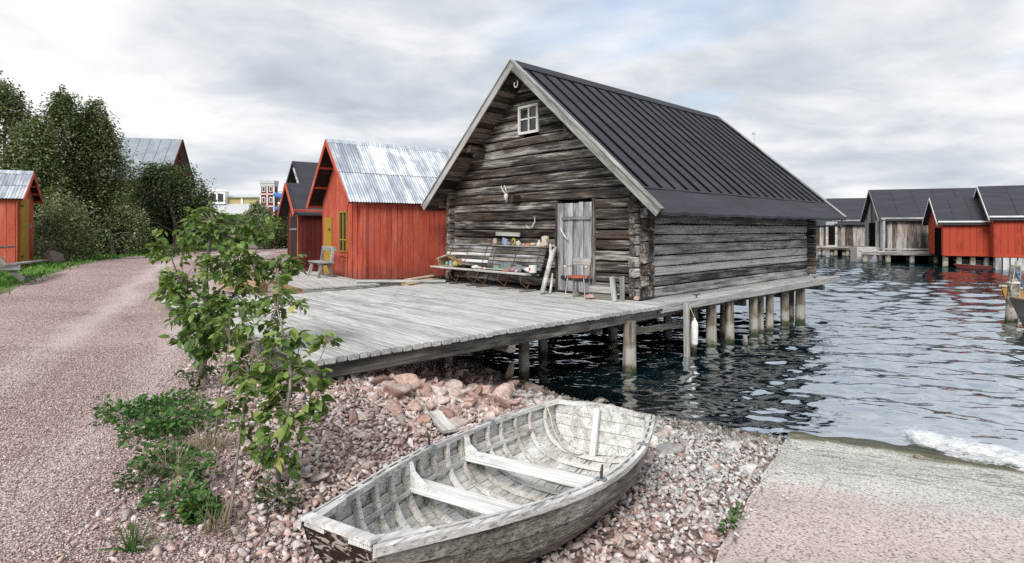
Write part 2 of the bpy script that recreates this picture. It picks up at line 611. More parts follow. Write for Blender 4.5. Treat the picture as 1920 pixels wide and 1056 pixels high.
flat('item_red', (0.50, 0.04, 0.04), 0.5)
flat('granite', (0.36, 0.33, 0.31), 0.85, 0.2, 0.35, scale=14)
flat('concrete', (0.42, 0.41, 0.39), 0.9, 0.2, 0.25)
flat('boat_green', (0.16, 0.22, 0.21), 0.5)
flat('boat_maroon', (0.12, 0.025, 0.02), 0.6)
flat('boat_black', (0.022, 0.021, 0.021), 0.45, 0.4)
flat('boat_ochre', (0.42, 0.24, 0.06), 0.6)
flat('roof_white', (0.46, 0.48, 0.50), 0.6, var=0.1, scale=2)
flat('brick_red', (0.16, 0.035, 0.03), 0.8)
flat('yellow_wall', (0.40, 0.33, 0.15), 0.8, var=0.1)
flat('straw', (0.42, 0.31, 0.17), 0.95, 0.1, 0.4, scale=30)
flat('bark', (0.20, 0.18, 0.155), 0.95, 0.1, 0.5, scale=30)
flat('twig', (0.17, 0.14, 0.12), 0.9, 0.1, 0.4, scale=40)


def felt():
    m, nt, b = new_mat('felt', 0.85, 0.25)
    v, rnd = obj_vec(nt)
    n = NOISE(nt, v, 160, 3, 0.6)
    p = NOISE(nt, MAP(nt, v, (0.5, 2.5, 2.5)), 1.2, 5, 0.6, 0.3)
    c = RAMP(nt, p, [(0.3, (0.032, 0.036, 0.046)), (0.55, (0.043, 0.048, 0.060)), (0.75, (0.062, 0.068, 0.082))])
    c = MIX(nt, 0.25, c, RAMP(nt, n, [(0.3, 0.005), (0.7, 0.08)]))
    LK(nt, c, b.inputs['Base Color'])
    BUMP(nt, b, MATH(nt, 'ADD', n, MATH(nt, 'MULTIPLY', p, 2.0)), 0.25, 0.01)


felt()
flat('felt_batten', (0.004, 0.004, 0.006), 0.9, 0.05, 0.3)
flat('nail', (0.20, 0.20, 0.21), 0.5, 0.5, 0.3)


def galv(name, base, blue, dark, rust=0.0):
    m, nt, b = new_mat(name, 0.42, 0.5)
    b.inputs['Metallic'].default_value = 0.35
    v, rnd = obj_vec(nt)
    s = NOISE(nt, MAP(nt, v, (10, 0.55, 0.55)), 1.0, 6, 0.6, 0.2)      # streaks run down the slope (local y)
    p = NOISE(nt, MAP(nt, v, (1.1, 1.0, 1.0), (4, 4, 4)), 1.3, 6, 0.65, 0.6)
    f = MATH(nt, 'ADD', MATH(nt, 'MULTIPLY', s, 0.55), MATH(nt, 'MULTIPLY', p, 0.45))
    f = MATH(nt, 'ADD', f, MATH(nt, 'MULTIPLY', MATH(nt, 'SUBTRACT', rnd, 0.5), 0.12))
    c = RAMP(nt, f, [(0.36, dark), (0.46, blue), (0.53, base), (0.66, (0.88, 0.88, 0.87))])
    LK(nt, c, b.inputs['Base Color'])
    LK(nt, RAMP(nt, p, [(0.35, 0.3), (0.7, 0.6)]), b.inputs['Roughness'])


galv('galvanised', (0.54, 0.57, 0.60), (0.38, 0.425, 0.48), (0.25, 0.285, 0.335))
flat('seam_metal', (0.25, 0.28, 0.31), 0.5, 0.5, 0.22, 0.3, scale=1.5)


def pile_mat():
    m, nt, b = new_mat('pile', 0.85, 0.25)
    v, rnd = obj_vec(nt)
    ge = NN(nt, 'ShaderNodeNewGeometry')
    sp = NN(nt, 'ShaderNodeSeparateXYZ')
    LK(nt, ge.outputs['Position'], sp.inputs[0])
    g = NOISE(nt, MAP(nt, v, (1.6, 14, 14)), 1.0, 6, 0.6, 0.2)
    c = RAMP(nt, g, [(0.32, (0.045, 0.038, 0.032)), (0.48, (0.20, 0.175, 0.145)), (0.66, (0.42, 0.39, 0.345))])
    wob = NOISE(nt, ge.outputs['Position'], 6.0, 4, 0.6)
    zz = MATH(nt, 'ADD', sp.outputs[2], MATH(nt, 'MULTIPLY', MATH(nt, 'SUBTRACT', wob, 0.5), 0.35))
    # wet brown band, then a pale dried-salt band, then dark weed at the waterline
    st = RAMP(nt, MATH(nt, 'ADD', MATH(nt, 'MULTIPLY', zz, 1.0), 1.2), [(0.10, (0.020, 0.024, 0.012)), (0.20, (0.05, 0.055, 0.022)),
              (0.30, (0.36, 0.35, 0.32)), (0.50, (0.44, 0.43, 0.40)), (0.60, (0.13, 0.10, 0.06)), (0.85, (0.22, 0.19, 0.15))])
    amt = RAMP(nt, MATH(nt, 'ADD', zz, 1.2), [(0.15, 0.95), (0.45, 0.7), (0.8, 0.35), (1.0, 0.0)])
    c = MIX(nt, amt, c, st)
    ck = NOISE(nt, MAP(nt, v, (1.0, 24, 24), (2, 2, 9)), 1.0, 3, 0.5, 0.5)
    c = MIX(nt, MATH(nt, 'MULTIPLY', RAMP(nt, ck, [(0.33, 1.0), (0.41, 0.0)]), 0.7), c, (0.02, 0.017, 0.013))
    LK(nt, c, b.inputs['Base Color'])
    BUMP(nt, b, g, 0.6, 0.02)


pile_mat()


def stone_mats():
    m, nt, b = new_mat('stone_col', 0.9, 0.2)
    at = NN(nt, 'ShaderNodeAttribute', attribute_name='Col')
    tc = NN(nt, 'ShaderNodeTexCoord')
    n = NOISE(nt, tc.outputs['Object'], 22, 6, 0.65)
    n2 = NOISE(nt, tc.outputs['Object'], 140, 3, 0.6)
    c = MIX(nt, 1.0, at.outputs['Color'], RAMP(nt, n, [(0.28, 0.50), (0.5, 0.98), (0.72, 1.35)]), 'MULTIPLY')
    c = MIX(nt, 0.5, c, RAMP(nt, n2, [(0.3, 0.55), (0.6, 1.25)]), 'MULTIPLY')
    # wet dark weed near and below the waterline
    ge = NN(nt, 'ShaderNodeNewGeometry')
    sp = NN(nt, 'ShaderNodeSeparateXYZ')
    LK(nt, ge.outputs['Position'], sp.inputs[0])
    zz = MATH(nt, 'ADD', sp.outputs[2], MATH(nt, 'MULTIPLY', MATH(nt, 'SUBTRACT', NOISE(nt, ge.outputs['Position'], 3.0, 4), 0.5), 0.16))
    wet = RAMP(nt, MATH(nt, 'ADD', zz, 1.5), [(0.46, 1.0), (0.57, 0.0)])
    c = MIX(nt, MATH(nt, 'MULTIPLY', wet, 0.85), c, (0.045, 0.036, 0.018))
    LK(nt, c, b.inputs['Base Color'])
    BUMP(nt, b, MATH(nt, 'ADD', n, MATH(nt, 'MULTIPLY', n2, 0.4)), 0.5, 0.02)


stone_mats()


def path_mat():
    m, nt, b = new_mat('path_gravel', 0.95, 0.15)
    ge = NN(nt, 'ShaderNodeNewGeometry')
    P = ge.outputs['Position']
    vo = NN(nt, 'ShaderNodeTexVoronoi', i_Scale=64.0, i_Randomness=1.0)
    LK(nt, P, vo.inputs['Vector'])
    vo2 = NN(nt, 'ShaderNodeTexVoronoi', i_Scale=19.0, i_Randomness=1.0)
    LK(nt, MAP(nt, P, loc=(3, 1, 0)), vo2.inputs['Vector'])
    sh = NN(nt, 'ShaderNodeSeparateColor')
    LK(nt, vo.outputs['Color'], sh.inputs[0])
    c = RAMP(nt, sh.outputs[0], [(0.0, (0.20, 0.14, 0.138)), (0.35, (0.39, 0.295, 0.285)), (0.65, (0.55, 0.425, 0.40)), (1.0, (0.69, 0.60, 0.575))])
    edge = RAMP(nt, vo.outputs['Distance'], [(0.45, 0.0), (0.85, 1.0)])
    c = MIX(nt, MATH(nt, 'MULTIPLY', edge, 0.75), c, (0.08, 0.05, 0.05))
    big = NOISE(nt, MAP(nt, P, (0.35, 0.8, 1)), 1.0, 5, 0.6, 0.3)
    c = MIX(nt, 1.0, c, RAMP(nt, big, [(0.3, (0.80, 0.74, 0.74)), (0.55, (1.0, 0.97, 0.96)), (0.72, (1.22, 1.18, 1.15))]), 'MULTIPLY')
    # worn, paler wheel tracks: two compacted strips that follow the path
    spx = NN(nt, 'ShaderNodeSeparateXYZ')
    LK(nt, P, spx.inputs[0])
    ctr = RAMP(nt, MATH(nt, 'MULTIPLY', spx.outputs[1], 1 / 26.0), [(0.0, 0.145), (0.23, 0.235), (0.46, 0.37), (0.65, 0.48), (1.0, 0.60)])
    tx = MATH(nt, 'ADD', spx.outputs[0], MATH(nt, 'MULTIPLY', ctr, 20.0))
    tw_ = MATH(nt, 'ADD', tx, MATH(nt, 'MULTIPLY', MATH(nt, 'SUBTRACT', NOISE(nt, P, 0.7, 4, 0.6), 0.5), 1.1))
    trk = MATH(nt, 'ABSOLUTE', MATH(nt, 'SUBTRACT', MATH(nt, 'ABSOLUTE', tw_), 0.85))
    c = MIX(nt, RAMP(nt, trk, [(0.05, 0.55), (0.45, 0.0)]), c, (0.60, 0.52, 0.51))
    LK(nt, c, b.inputs['Base Color'])
    h = MATH(nt, 'ADD', MATH(nt, 'SUBTRACT', 1.0, vo.outputs['Distance']), MATH(nt, 'MULTIPLY', vo2.outputs['Distance'], 0.5))
    BUMP(nt, b, h, 0.9, 0.018)


path_mat()


def ground_mat():
    m, nt, b = new_mat('ground_soil', 0.95, 0.15)
    ge = NN(nt, 'ShaderNodeNewGeometry')
    P = ge.outputs['Position']
    vo = NN(nt, 'ShaderNodeTexVoronoi', i_Scale=26.0)
    LK(nt, P, vo.inputs['Vector'])
    sh = NN(nt, 'ShaderNodeSeparateColor')
    LK(nt, vo.outputs['Color'], sh.inputs[0])
    peb = RAMP(nt, sh.outputs[0], [(0.0, (0.08, 0.052, 0.046)), (0.6, (0.22, 0.155, 0.14)), (1.0, (0.36, 0.28, 0.26))])
    at = NN(nt, 'ShaderNodeAttribute', attribute_name='grass')
    gn = NOISE(nt, P, 5.0, 6, 0.65)
    gc = RAMP(nt, gn, [(0.3, (0.04, 0.09, 0.018)), (0.5, (0.08, 0.18, 0.032)), (0.7, (0.14, 0.24, 0.05))])
    c = MIX(nt, at.outputs['Fac'], peb, gc)
    sp = NN(nt, 'ShaderNodeSeparateXYZ')
    LK(nt, P, sp.inputs[0])
    wet = RAMP(nt, MATH(nt, 'ADD', sp.outputs[2], 1.5), [(0.36, 1.0), (0.50, 0.0)])
    c = MIX(nt, wet, c, (0.03, 0.032, 0.02))
    LK(nt, c, b.inputs['Base Color'])
    BUMP(nt, b, vo.outputs['Distance'], 0.6, 0.03)


ground_mat()


def ramp_mat():
    m, nt, b = new_mat('ramp_concrete', 0.9, 0.2)
    tc = NN(nt, 'ShaderNodeTexCoord')
    P = tc.outputs['Object']            # local y runs inland from the waterline
    sp = NN(nt, 'ShaderNodeSeparateXYZ')
    LK(nt, P, sp.inputs[0])
    n0 = NOISE(nt, MAP(nt, P, (0.8, 1.6, 1)), 1.2, 6, 0.6, 0.4)
    y = MATH(nt, 'ADD', sp.outputs[1], MATH(nt, 'MULTIPLY', MATH(nt, 'SUBTRACT', n0, 0.5), 1.5))
    yf = MATH(nt, 'MULTIPLY', MATH(nt, 'ADD', y, 1.0), 0.2)           # -1..4 m -> 0..1
    c = RAMP(nt, yf, [(0.10, (0.035, 0.037, 0.020)), (0.17, (0.085, 0.08, 0.04)), (0.205, (0.30, 0.29, 0.24)), (0.25, (0.56, 0.565, 0.52)), (0.32, (0.50, 0.50, 0.47)),
                     (0.54, (0.57, 0.55, 0.52)), (0.62, (0.54, 0.475, 0.45)), (0.72, (0.53, 0.445, 0.425)), (1.0, (0.51, 0.42, 0.40))])
    pit = NOISE(nt, P, 48, 5, 0.7)
    c = MIX(nt, 1.0, c, RAMP(nt, pit, [(0.38, 0.20), (0.475, 0.92), (0.60, 1.16)]), 'MULTIPLY')
    n2 = NOISE(nt, MAP(nt, P, (2.5, 14, 1)), 1.4, 6, 0.65, 0.6)
    dk = MATH(nt, 'MULTIPLY', RAMP(nt, n2, [(0.50, 0.0), (0.62, 1.0)]), RAMP(nt, yf, [(0.20, 0.2), (0.30, 0.8), (0.42, 0.6), (0.56, 0.0)]))
    c = MIX(nt, dk, c, (0.12, 0.12, 0.105))
    # hairline cracks and rust-brown leaf stains
    vc = NN(nt, 'ShaderNodeTexVoronoi', i_Scale=0.8, feature='DISTANCE_TO_EDGE')
    LK(nt, MAP(nt, MIX(nt, 0.12, P, NN(nt, 'ShaderNodeTexNoise', i_Scale=2.5, i_Detail=5.0).outputs['Color'])), vc.inputs['Vector'])
    c = MIX(nt, MATH(nt, 'MULTIPLY', RAMP(nt, vc.outputs['Distance'], [(0.0, 1.0), (0.012, 0.0)]), 0.35), c, (0.18, 0.14, 0.12))
    n5 = NOISE(nt, MAP(nt, P, (1, 1.6, 1), (8, 1, 1)), 2.3, 6, 0.7, 0.5)
    c = MIX(nt, RAMP(nt, n5, [(0.55, 0.0), (0.75, 0.5)]), c, (0.33, 0.25, 0.215))
    # brown-green weed smears by the water
    n3 = NOISE(nt, MAP(nt, P, (1.2, 9, 1), (3, 3, 3)), 1.6, 5, 0.6, 0.5)
    wd = MATH(nt, 'MULTIPLY', RAMP(nt, n3, [(0.52, 0.0), (0.60, 1.0)]), RAMP(nt, yf, [(0.16, 1.0), (0.26, 0.0)]))
    c = MIX(nt, wd, c, (0.10, 0.11, 0.03))
    LK(nt, c, b.inputs['Base Color'])
    BUMP(nt, b, MATH(nt, 'ADD', pit, MATH(nt, 'MULTIPLY', n0, 0.8)), 0.55, 0.012)
    LK(nt, RAMP(nt, yf, [(0.17, 0.35), (0.24, 0.9)]), b.inputs['Roughness'])


ramp_mat()


def leaf_mats():
    for name, src, stops, trl in (
            ('leaf_near', 'obj', [(0.0, (0.05, 0.10, 0.028)), (0.35, (0.12, 0.20, 0.048)), (0.70, (0.20, 0.29, 0.075)), (0.95, (0.30, 0.36, 0.11)), (1.0, (0.44, 0.42, 0.14))], 0.35),
            ('leaf_near_mass', 'att', [(0.0, (0.042, 0.09, 0.026)), (0.40, (0.105, 0.18, 0.045)), (0.76, (0.19, 0.275, 0.07)), (1.0, (0.33, 0.37, 0.11))], 0.35),
            ('leaf_birch', 'att', [(0.0, (0.038, 0.064, 0.022)), (0.38, (0.098, 0.142, 0.046)), (0.68, (0.165, 0.195, 0.085)), (0.88, (0.34, 0.36, 0.23)), (1.0, (0.52, 0.53, 0.43))], 0.25),
            ('leaf_dark', 'att', [(0.0, (0.016, 0.030, 0.011)), (0.5, (0.045, 0.075, 0.022)), (0.85, (0.10, 0.13, 0.045)), (1.0, (0.24, 0.24, 0.13))], 0.2),
            ('leaf_weed', 'att', [(0.0, (0.022, 0.06, 0.014)), (0.5, (0.05, 0.135, 0.025)), (0.9, (0.10, 0.21, 0.04)), (1.0, (0.26, 0.24, 0.10))], 0.25),
            ('leaf_grass', 'att', [(0.0, (0.05, 0.12, 0.02)), (0.6, (0.11, 0.25, 0.04)), (1.0, (0.22, 0.33, 0.08))], 0.25),
            ('leaf_dry', 'att', [(0.0, (0.14, 0.11, 0.07)), (0.6, (0.33, 0.28, 0.19)), (1.0, (0.45, 0.42, 0.32))], 0.2)):
        m, nt, b = new_mat(name, 0.5, 0.35)
        if src == 'obj':
            f = NN(nt, 'ShaderNodeObjectInfo').outputs['Random']
        else:
            f = NN(nt, 'ShaderNodeAttribute', attribute_name='tint').outputs['Fac']
        ge = NN(nt, 'ShaderNodeNewGeometry')
        n = NOISE(nt, ge.outputs['Position'], 30, 3, 0.6)
        f = MATH(nt, 'ADD', f, MATH(nt, 'MULTIPLY', MATH(nt, 'SUBTRACT', n, 0.5), 0.3))
        c = RAMP(nt, f, stops)
        LK(nt, c, b.inputs['Base Color'])
        tr = NN(nt, 'ShaderNodeBsdfTranslucent')
        LK(nt, MIX(nt, 1.0, c, (1.15, 1.25, 0.7), 'MULTIPLY'), tr.inputs[0])
        mx = NN(nt, 'ShaderNodeMixShader', i_0=trl)
        LK(nt, b.outputs[0], mx.inputs[1]); LK(nt, tr.outputs[0], mx.inputs[2])
        LK(nt, mx.outputs[0], nt.nodes['Material Output'].inputs['Surface'])


leaf_mats()


def water_mat():
    m = bpy.data.materials.new('water')
    m.use_nodes = True
    MT['water'] = m
    nt = m.node_tree
    for n in list(nt.nodes):
        nt.nodes.remove(n)
    ge = NN(nt, 'ShaderNodeNewGeometry')
    P = ge.outputs['Position']
    def ridge(x):
        return MATH(nt, 'ABSOLUTE', MATH(nt, 'SUBTRACT', MATH(nt, 'MULTIPLY', x, 2.0), 1.0))
    n0 = NOISE(nt, MAP(nt, P, (0.40, 0.85, 1), rot=(0, 0, R(6)), loc=(2, 9, 0)), 1.0, 3, 0.5, 0.5)
    n1 = NOISE(nt, MAP(nt, P, (1.5, 3.6, 1), rot=(0, 0, R(12))), 1.0, 3, 0.5, 0.6)
    n2 = NOISE(nt, MAP(nt, P, (5.0, 11, 1), rot=(0, 0, R(-8)), loc=(5, 5, 0)), 1.0, 3, 0.55, 0.4)
    h = MATH(nt, 'ADD', MATH(nt, 'MULTIPLY', ridge(n1), -0.8), MATH(nt, 'MULTIPLY', n2, 0.30))
    h = MATH(nt, 'ADD', h, MATH(nt, 'MULTIPLY', ridge(n0), -2.2))
    bp = NN(nt, 'ShaderNodeBump', i_Strength=0.06, i_Distance=0.10)
    LK(nt, h, bp.inputs['Height'])
    gl = NN(nt, 'ShaderNodeBsdfGlossy', i_Roughness=0.05)
    gl.inputs[0].default_value = (0.90, 0.95, 1.0, 1)
    LK(nt, bp.outputs[0], gl.inputs['Normal'])
    df = NN(nt, 'ShaderNodeBsdfDiffuse')
    df.inputs[0].default_value = (0.004, 0.017, 0.021, 1)
    tr = NN(nt, 'ShaderNodeBsdfTransparent')
    tr.inputs[0].default_value = (0.72, 0.82, 0.76, 1)
    at = NN(nt, 'ShaderNodeAttribute', attribute_name='depth')
    body = NN(nt, 'ShaderNodeMixShader')
    LK(nt, RAMP(nt, at.outputs['Fac'], [(0.0, 0.05), (0.12, 0.55), (0.32, 1.0)]), body.inputs[0])
    LK(nt, tr.outputs[0], body.inputs[1]); LK(nt, df.outputs[0], body.inputs[2])
    fr = NN(nt, 'ShaderNodeFresnel', i_IOR=22.0)
    LK(nt, bp.outputs[0], fr.inputs['Normal'])
    mx = NN(nt, 'ShaderNodeMixShader')
    LK(nt, fr.outputs[0], mx.inputs[0]); LK(nt, body.outputs[0], mx.inputs[1]); LK(nt, gl.outputs[0], mx.inputs[2])
    out = NN(nt, 'ShaderNodeOutputMaterial')
    LK(nt, mx.outputs[0], out.inputs[0])


water_mat()


def foam_mat():
    m, nt, b = new_mat('foam', 0.85, 0.2)
    ge = NN(nt, 'ShaderNodeNewGeometry')
    P = ge.outputs['Position']
    at = NN(nt, 'ShaderNodeAttribute', attribute_name='dens')
    n = NOISE(nt, P, 11.0, 8, 0.7, 1.2)
    n9 = NOISE(nt, P, 3.2, 5, 0.6, 0.6)
    f = MATH(nt, 'ADD', MATH(nt, 'MULTIPLY', at.outputs['Fac'], 0.86), MATH(nt, 'MULTIPLY', MATH(nt, 'SUBTRACT', MATH(nt, 'ADD', MATH(nt, 'MULTIPLY', n, .5), MATH(nt, 'MULTIPLY', n9, .5)), 0.5), 2.6))
    a = RAMP(nt, f, [(0.42, 0.0), (0.62, 0.45), (1.1, 0.9)])
    LK(nt, RAMP(nt, n, [(0.3, (0.55, 0.58, 0.60)), (0.55, (0.80, 0.82, 0.83))]), b.inputs['Base Color'])
    LK(nt, a, b.inputs['Alpha'])
    BUMP(nt, b, n, 0.6, 0.03)


foam_mat()

# ------------------------------------------------------------------ terrain height
SHORE = np.array([(40, -13.2), (20, -2.4), (9, 3.5), (5.08, 5.65), (3.24, 6.65), (1.86, 7.34), (0.62, 8.34), (-0.57, 10.1), (-1.4, 12.0), (-2.3, 16.0),
                  (-1.9, 21), (2, 32), (10, 44), (22, 62), (50, 78), (150, 95), (400, 110)], dtype=float)


def sstep(t):
    t = np.clip(t, 0, 1)
    return t * t * (3 - 2 * t)


def shore_d(x, y):
    x, y = np.asarray(x, float), np.asarray(y, float)
    best = np.full(x.shape, 1e9)
    sgn = np.ones(x.shape)
    for i in range(len(SHORE) - 1):
        a, b = SHORE[i], SHORE[i + 1]
        e = b - a
        t = np.clip(((x - a[0]) * e[0] + (y - a[1]) * e[1]) / (e @ e), 0, 1)
        dx, dy = x - (a[0] + t * e[0]), y - (a[1] + t * e[1])
        d = np.hypot(dx, dy)
        cr = e[0] * (y - a[1]) - e[1] * (x - a[0])
        closer = d < best - 1e-9
        best = np.where(closer, d, best)
        sgn = np.where(closer, np.sign(cr), sgn)
    return best * sgn     # positive on land


def hgt(x, y):
    x, y = np.asarray(x, float), np.asarray(y, float)
    d = shore_d(x, y)
    zb = WATER + np.where(d > 0, 0.115 * d, 0.30 * d)
    up = -0.27 + 0.62 * sstep((y - 6) / 13) * sstep((-x - 3) / 8) + 0.25 * sstep((y - 25) / 40)
    z = zb + 0.34 * np.exp(-(((x + 1.75) / 1.25) ** 2 + ((y - 6.6) / 1.3) ** 2))
    tl = sstep((-x - 1.2) / 1.7) * (y < 60) + sstep((y - 45) / 20) * (d > 0)
    tl = np.clip(tl, 0, 1) * sstep(d / 2.5)
    z = np.where(d > 0, z * (1 - tl) + up * tl, z)
    z = np.minimum(z, np.maximum(up, -0.2))
    z = z + 0.012 * np.sin(x * 2.1 + 1.3 * y) + 0.010 * np.sin(3.1 * x - 1.7 * y + 1)
    return np.maximum(z, -4.0)


def hz(x, y):
    return float(hgt(np.array([x]), np.array([y]))[0])


def at(px, py, z):
    """where the sight line of photo pixel (px, py) meets the level z"""
    Y = 1068 * (EYE - z) / (py - 430)
    return Vector(((px - 960) / 1068 * Y, Y, z))


def ground_at(px, py):
    z = -0.3
    for _ in range(25):
        p = at(px, py, z)
        z = 0.5 * z + 0.5 * hz(p.x, p.y)
    p = at(px, py, z)
    p.z = hz(p.x, p.y)
    return p


def axis(lo, hi, fine0, fine1, step, grow=1.12):
    a = list(np.arange(fine0, fine1 + 1e-6, step))
    s = step
    v = fine1
    while v < hi:
        s *= grow
        v += s
        a.append(v)
    s = step
    v = fine0
    pre = []
    while v > lo:
        s *= grow
        v -= s
        pre.append(v)
    return np.array(pre[::-1] + a)


def grid_faces(n, m):
    i, j = np.meshgrid(np.arange(n - 1), np.arange(m - 1), indexing='ij')
    a = (i * m + j).ravel()
    return np.stack([a, a + 1, a + m + 1, a + m], 1)[:, ::-1]


gx = axis(-400, 500, -9, 6, 0.12)
gy = axis(-40, 900, 0.5, 16, 0.12)
GX, GY = np.meshgrid(gx, gy, indexing='ij')
GZ = hgt(GX.ravel(), GY.ravel())
fx, fy = GX.ravel(), GY.ravel()


def path_left(y):
    return np.interp(y, [0, 8, 12, 16, 21.5, 27, 40], [-10.3, -10.3, -10.9, -12.6, -14.6, -15.0, -17])


gmask = np.clip((path_left(fy) - fx) * 2.5 + 0.4, 0, 1) * (fy < 60)
me = mesh_np('ground', np.stack([fx, fy, GZ], 1), grid_faces(len(gx), len(gy)), MT['ground_soil'], smooth=True, extra={'grass': gmask})
tag(link('ground', me), kind='structure')

# gravel path: a sheet that follows the ground 5 mm above it
py_ = np.concatenate([np.arange(-3, 14, 0.15), np.arange(14, 60, 0.5)])
pu = np.linspace(0, 1, 60)
PL = path_left(py_) + 0.10 * np.sin(py_ * 1.7) + 0.07 * np.sin(py_ * 4.1)
PR = np.interp(py_, [-3, 1, 2.6, 3.4, 4.2, 5.5, 7, 9.5, 12, 20, 30, 60], [-0.2, -0.7, -1.25, -1.55, -1.95, -2.6, -3.2, -4.2, -4.6, -6.0, -5, -3]) + 0.06 * np.sin(py_ * 5.3)
PX = PL[:, None] + (PR - PL)[:, None] * pu[None]
PY = np.repeat(py_[:, None], 60, 1)
PZ = hgt(PX.ravel(), PY.ravel()) + 0.005
me = mesh_np('gravel_path', np.stack([PX.ravel(), PY.ravel(), PZ], 1), grid_faces(len(py_), 60)[:, ::-1], MT['path_gravel'], smooth=True)
tag(link('gravel_path', me), kind='structure')

# boat ramp: a concrete slab running down into the water; local x along the waterline, y inland
WL0, WL1 = Vector((3.24, 6.65, 0)), Vector((5.08, 5.65, 0))
wd_ = (WL1 - WL0).normalized()
inl = Vector((wd_.y, -wd_.x, 0))
RM = Matrix(((-wd_.x, inl.x, 0, WL0.x), (-wd_.y, inl.y, 0, WL0.y), (0, 0, 1, WATER), (0, 0, 0, 1)))
rb = MB()
NX, NY = 60, 44
top = []
for i in range(NX + 1):
    row = []
    for j in range(NY + 1):
        yy = -1.6 + 9.2 * j / NY
        left = -0.02 - 0.058 * yy + 0.012 * math.sin(yy * 7) + 0.008 * math.sin(yy * 17)
        xx = left + 14.0 * (i / NX) ** 1.5
        row.append(Vector((-xx, yy, 0.115 * yy + 0.045 + 0.010 * math.sin(xx * 3 + yy * 5) + 0.006 * math.sin(xx * 8.3 - yy * 4) + 0.004 * math.sin(xx * 17 + 2 * yy))))
    top.append(row)
rb.grid(top)
rb.grid([[Vector((p.x, p.y, p.z)), Vector((p.x + 0.02, p.y, p.z - 0.22))] for p in top[0]])
rb.grid([[Vector((p.x, p.y, p.z)), Vector((p.x, p.y, p.z - 0.22))] for p in [r[0] for r in top]])
ro = rb.build('boat_ramp', MT['ramp_concrete'], None, RM)
tag(ro, kind='structure')

WAVE = 0.0042
# water: a fan-shaped sheet with real small waves, finer near the camera
ang = np.concatenate([np.linspace(R(-60), R(-18), 40)[:-1], np.linspace(R(-18), R(50), 470)[:-1], np.linspace(R(50), R(89), 50)])
rad = [3.4]
while rad[-1] < 700:
    rad.append(rad[-1] * (1.0042 if rad[-1] < 22 else 1.0075 if rad[-1] < 70 else 1.05) + 0.003)
rad = np.array(rad)
A, RR = np.meshgrid(ang, rad, indexing='ij')
WX, WY = (RR * np.sin(A)).ravel(), (RR * np.cos(A)).ravel()
WZ = np.zeros_like(WX)
rw = np.random.default_rng(3)
dist = RR.ravel()
jx = 0.5 * np.sin(WX * 0.9 + 0.7 * WY) + 0.4 * np.sin(0.6 * WX - 1.3 * WY + 2)      # breaks up the long crests
for k in range(54):
    lam = 0.13 * (2.0 / 0.13) ** rw.random()
    th = R(84) + rw.normal(0, 0.42)
    kx, ky = math.cos(th) * 2 * np.pi / lam, math.sin(th) * 2 * np.pi / lam
    amp = WAVE * lam ** 0.95
    fade = np.clip(1.7 - dist * (0.0042 + 0.0035 * (dist > 22)) * 3.2 / lam, 0, 1)
    ph = kx * WX + ky * WY + rw.uniform(0, 6.28) + jx * rw.uniform(.5, 1.6)
    WZ += amp * fade * (1 + 0.7 * np.clip((dist - 12) / 20, 0, 1)) * (np.sin(ph) + 0.28 * np.cos(2 * ph))
dep = np.clip(WATER - hgt(WX, WY), 0, 1)
rampd = -((WX - WL0.x) * inl.x + (WY - WL0.y) * inl.y)       # metres out from the ramp's waterline
alongr = (WX - WL0.x) * wd_.x + (WY - WL0.y) * wd_.y
dep = np.where((alongr > -0.1) & (rampd < 1.6), np.clip(rampd * 0.115 - 0.045, 0, 1), dep)
WZ *= np.clip(0.25 + dep * 2.5, 0, 1)
me = mesh_np('water', np.stack([WX, WY, WZ + WATER], 1), grid_faces(len(ang), len(rad)), MT['water'], smooth=True, extra={'depth': dep})
tag(link('water', me), kind='structure')

# foam washed up on the ramp
nu, nv = 110, 40
FU, FV = np.meshgrid(np.linspace(0.9, 5.5, nu), np.linspace(-0.15, 1.25, nv), indexing='ij')
cen = np.interp(FU, [0.9, 1.6, 2.6, 5.5], [1.05, 0.60, 0.36, 0.16])
wid = np.interp(FU, [0.9, 1.5, 2.4, 5.5], [0.22, 0.56, 0.54, 0.46])
dens = np.clip(1.15 - np.abs((FV - cen) / wid) ** 1.6, 0, 1) * np.clip((FU - 0.95) * 2.2, 0, 1)
FXw = WL0.x + wd_.x * FU - inl.x * FV
FYw = WL0.y + wd_.y * FU - inl.y * FV
me = mesh_np('foam', np.stack([FXw.ravel(), FYw.ravel(), np.full(FU.size, WATER + 0.016) + 0.012 * dens.ravel()], 1), grid_faces(nu, nv), MT['foam'], smooth=True,
             extra={'dens': dens.ravel()})
tag(link('foam', me), 'white sea foam washed up along the edge of the concrete ramp', 'foam', kind='stuff')

# ------------------------------------------------------------------ the log barn and its deck
# shared axes: local x = u (along the barn, away from camera and right), local y = v (along the gable, to the left)
AX, AY, ANG = 2.60, 11.24, R(42.7)
barn = empty('log_barn', (AX, AY, 0), ANG, 'old grey log boathouse with black felt roof standing over the water', 'boathouse')
D = MT
RIDGE_V, RIDGE_Z, SL = 3.22, 5.30, 0.89
EV_R, EV_L = -0.74, 6.86          # eaves
U0, U1 = -0.56, 9.25              # roof ends


def roof_z(v):
    return RIDGE_Z - SL * abs(v - RIDGE_V)


cs, sn = 1 / math.sqrt(1 + SL * SL), SL / math.sqrt(1 + SL * SL)

MB().box((4.5, 3.25, 1.15), (8.6, 6.0, 2.2)).build('dark_core', D['unlit_black'], barn)  # added near-black core, keeps the gaps between the logs dark
gb = MB()
gb.prism([(0.2, 0.3, 2.2), (0.2, 6.2, 2.2), (0.2, RIDGE_V, 4.85)], (8.6, 0, 0))
gb.build('dark_core_gable', D['unlit_black'], barn)  # same added dark core, upper part behind the gable logs

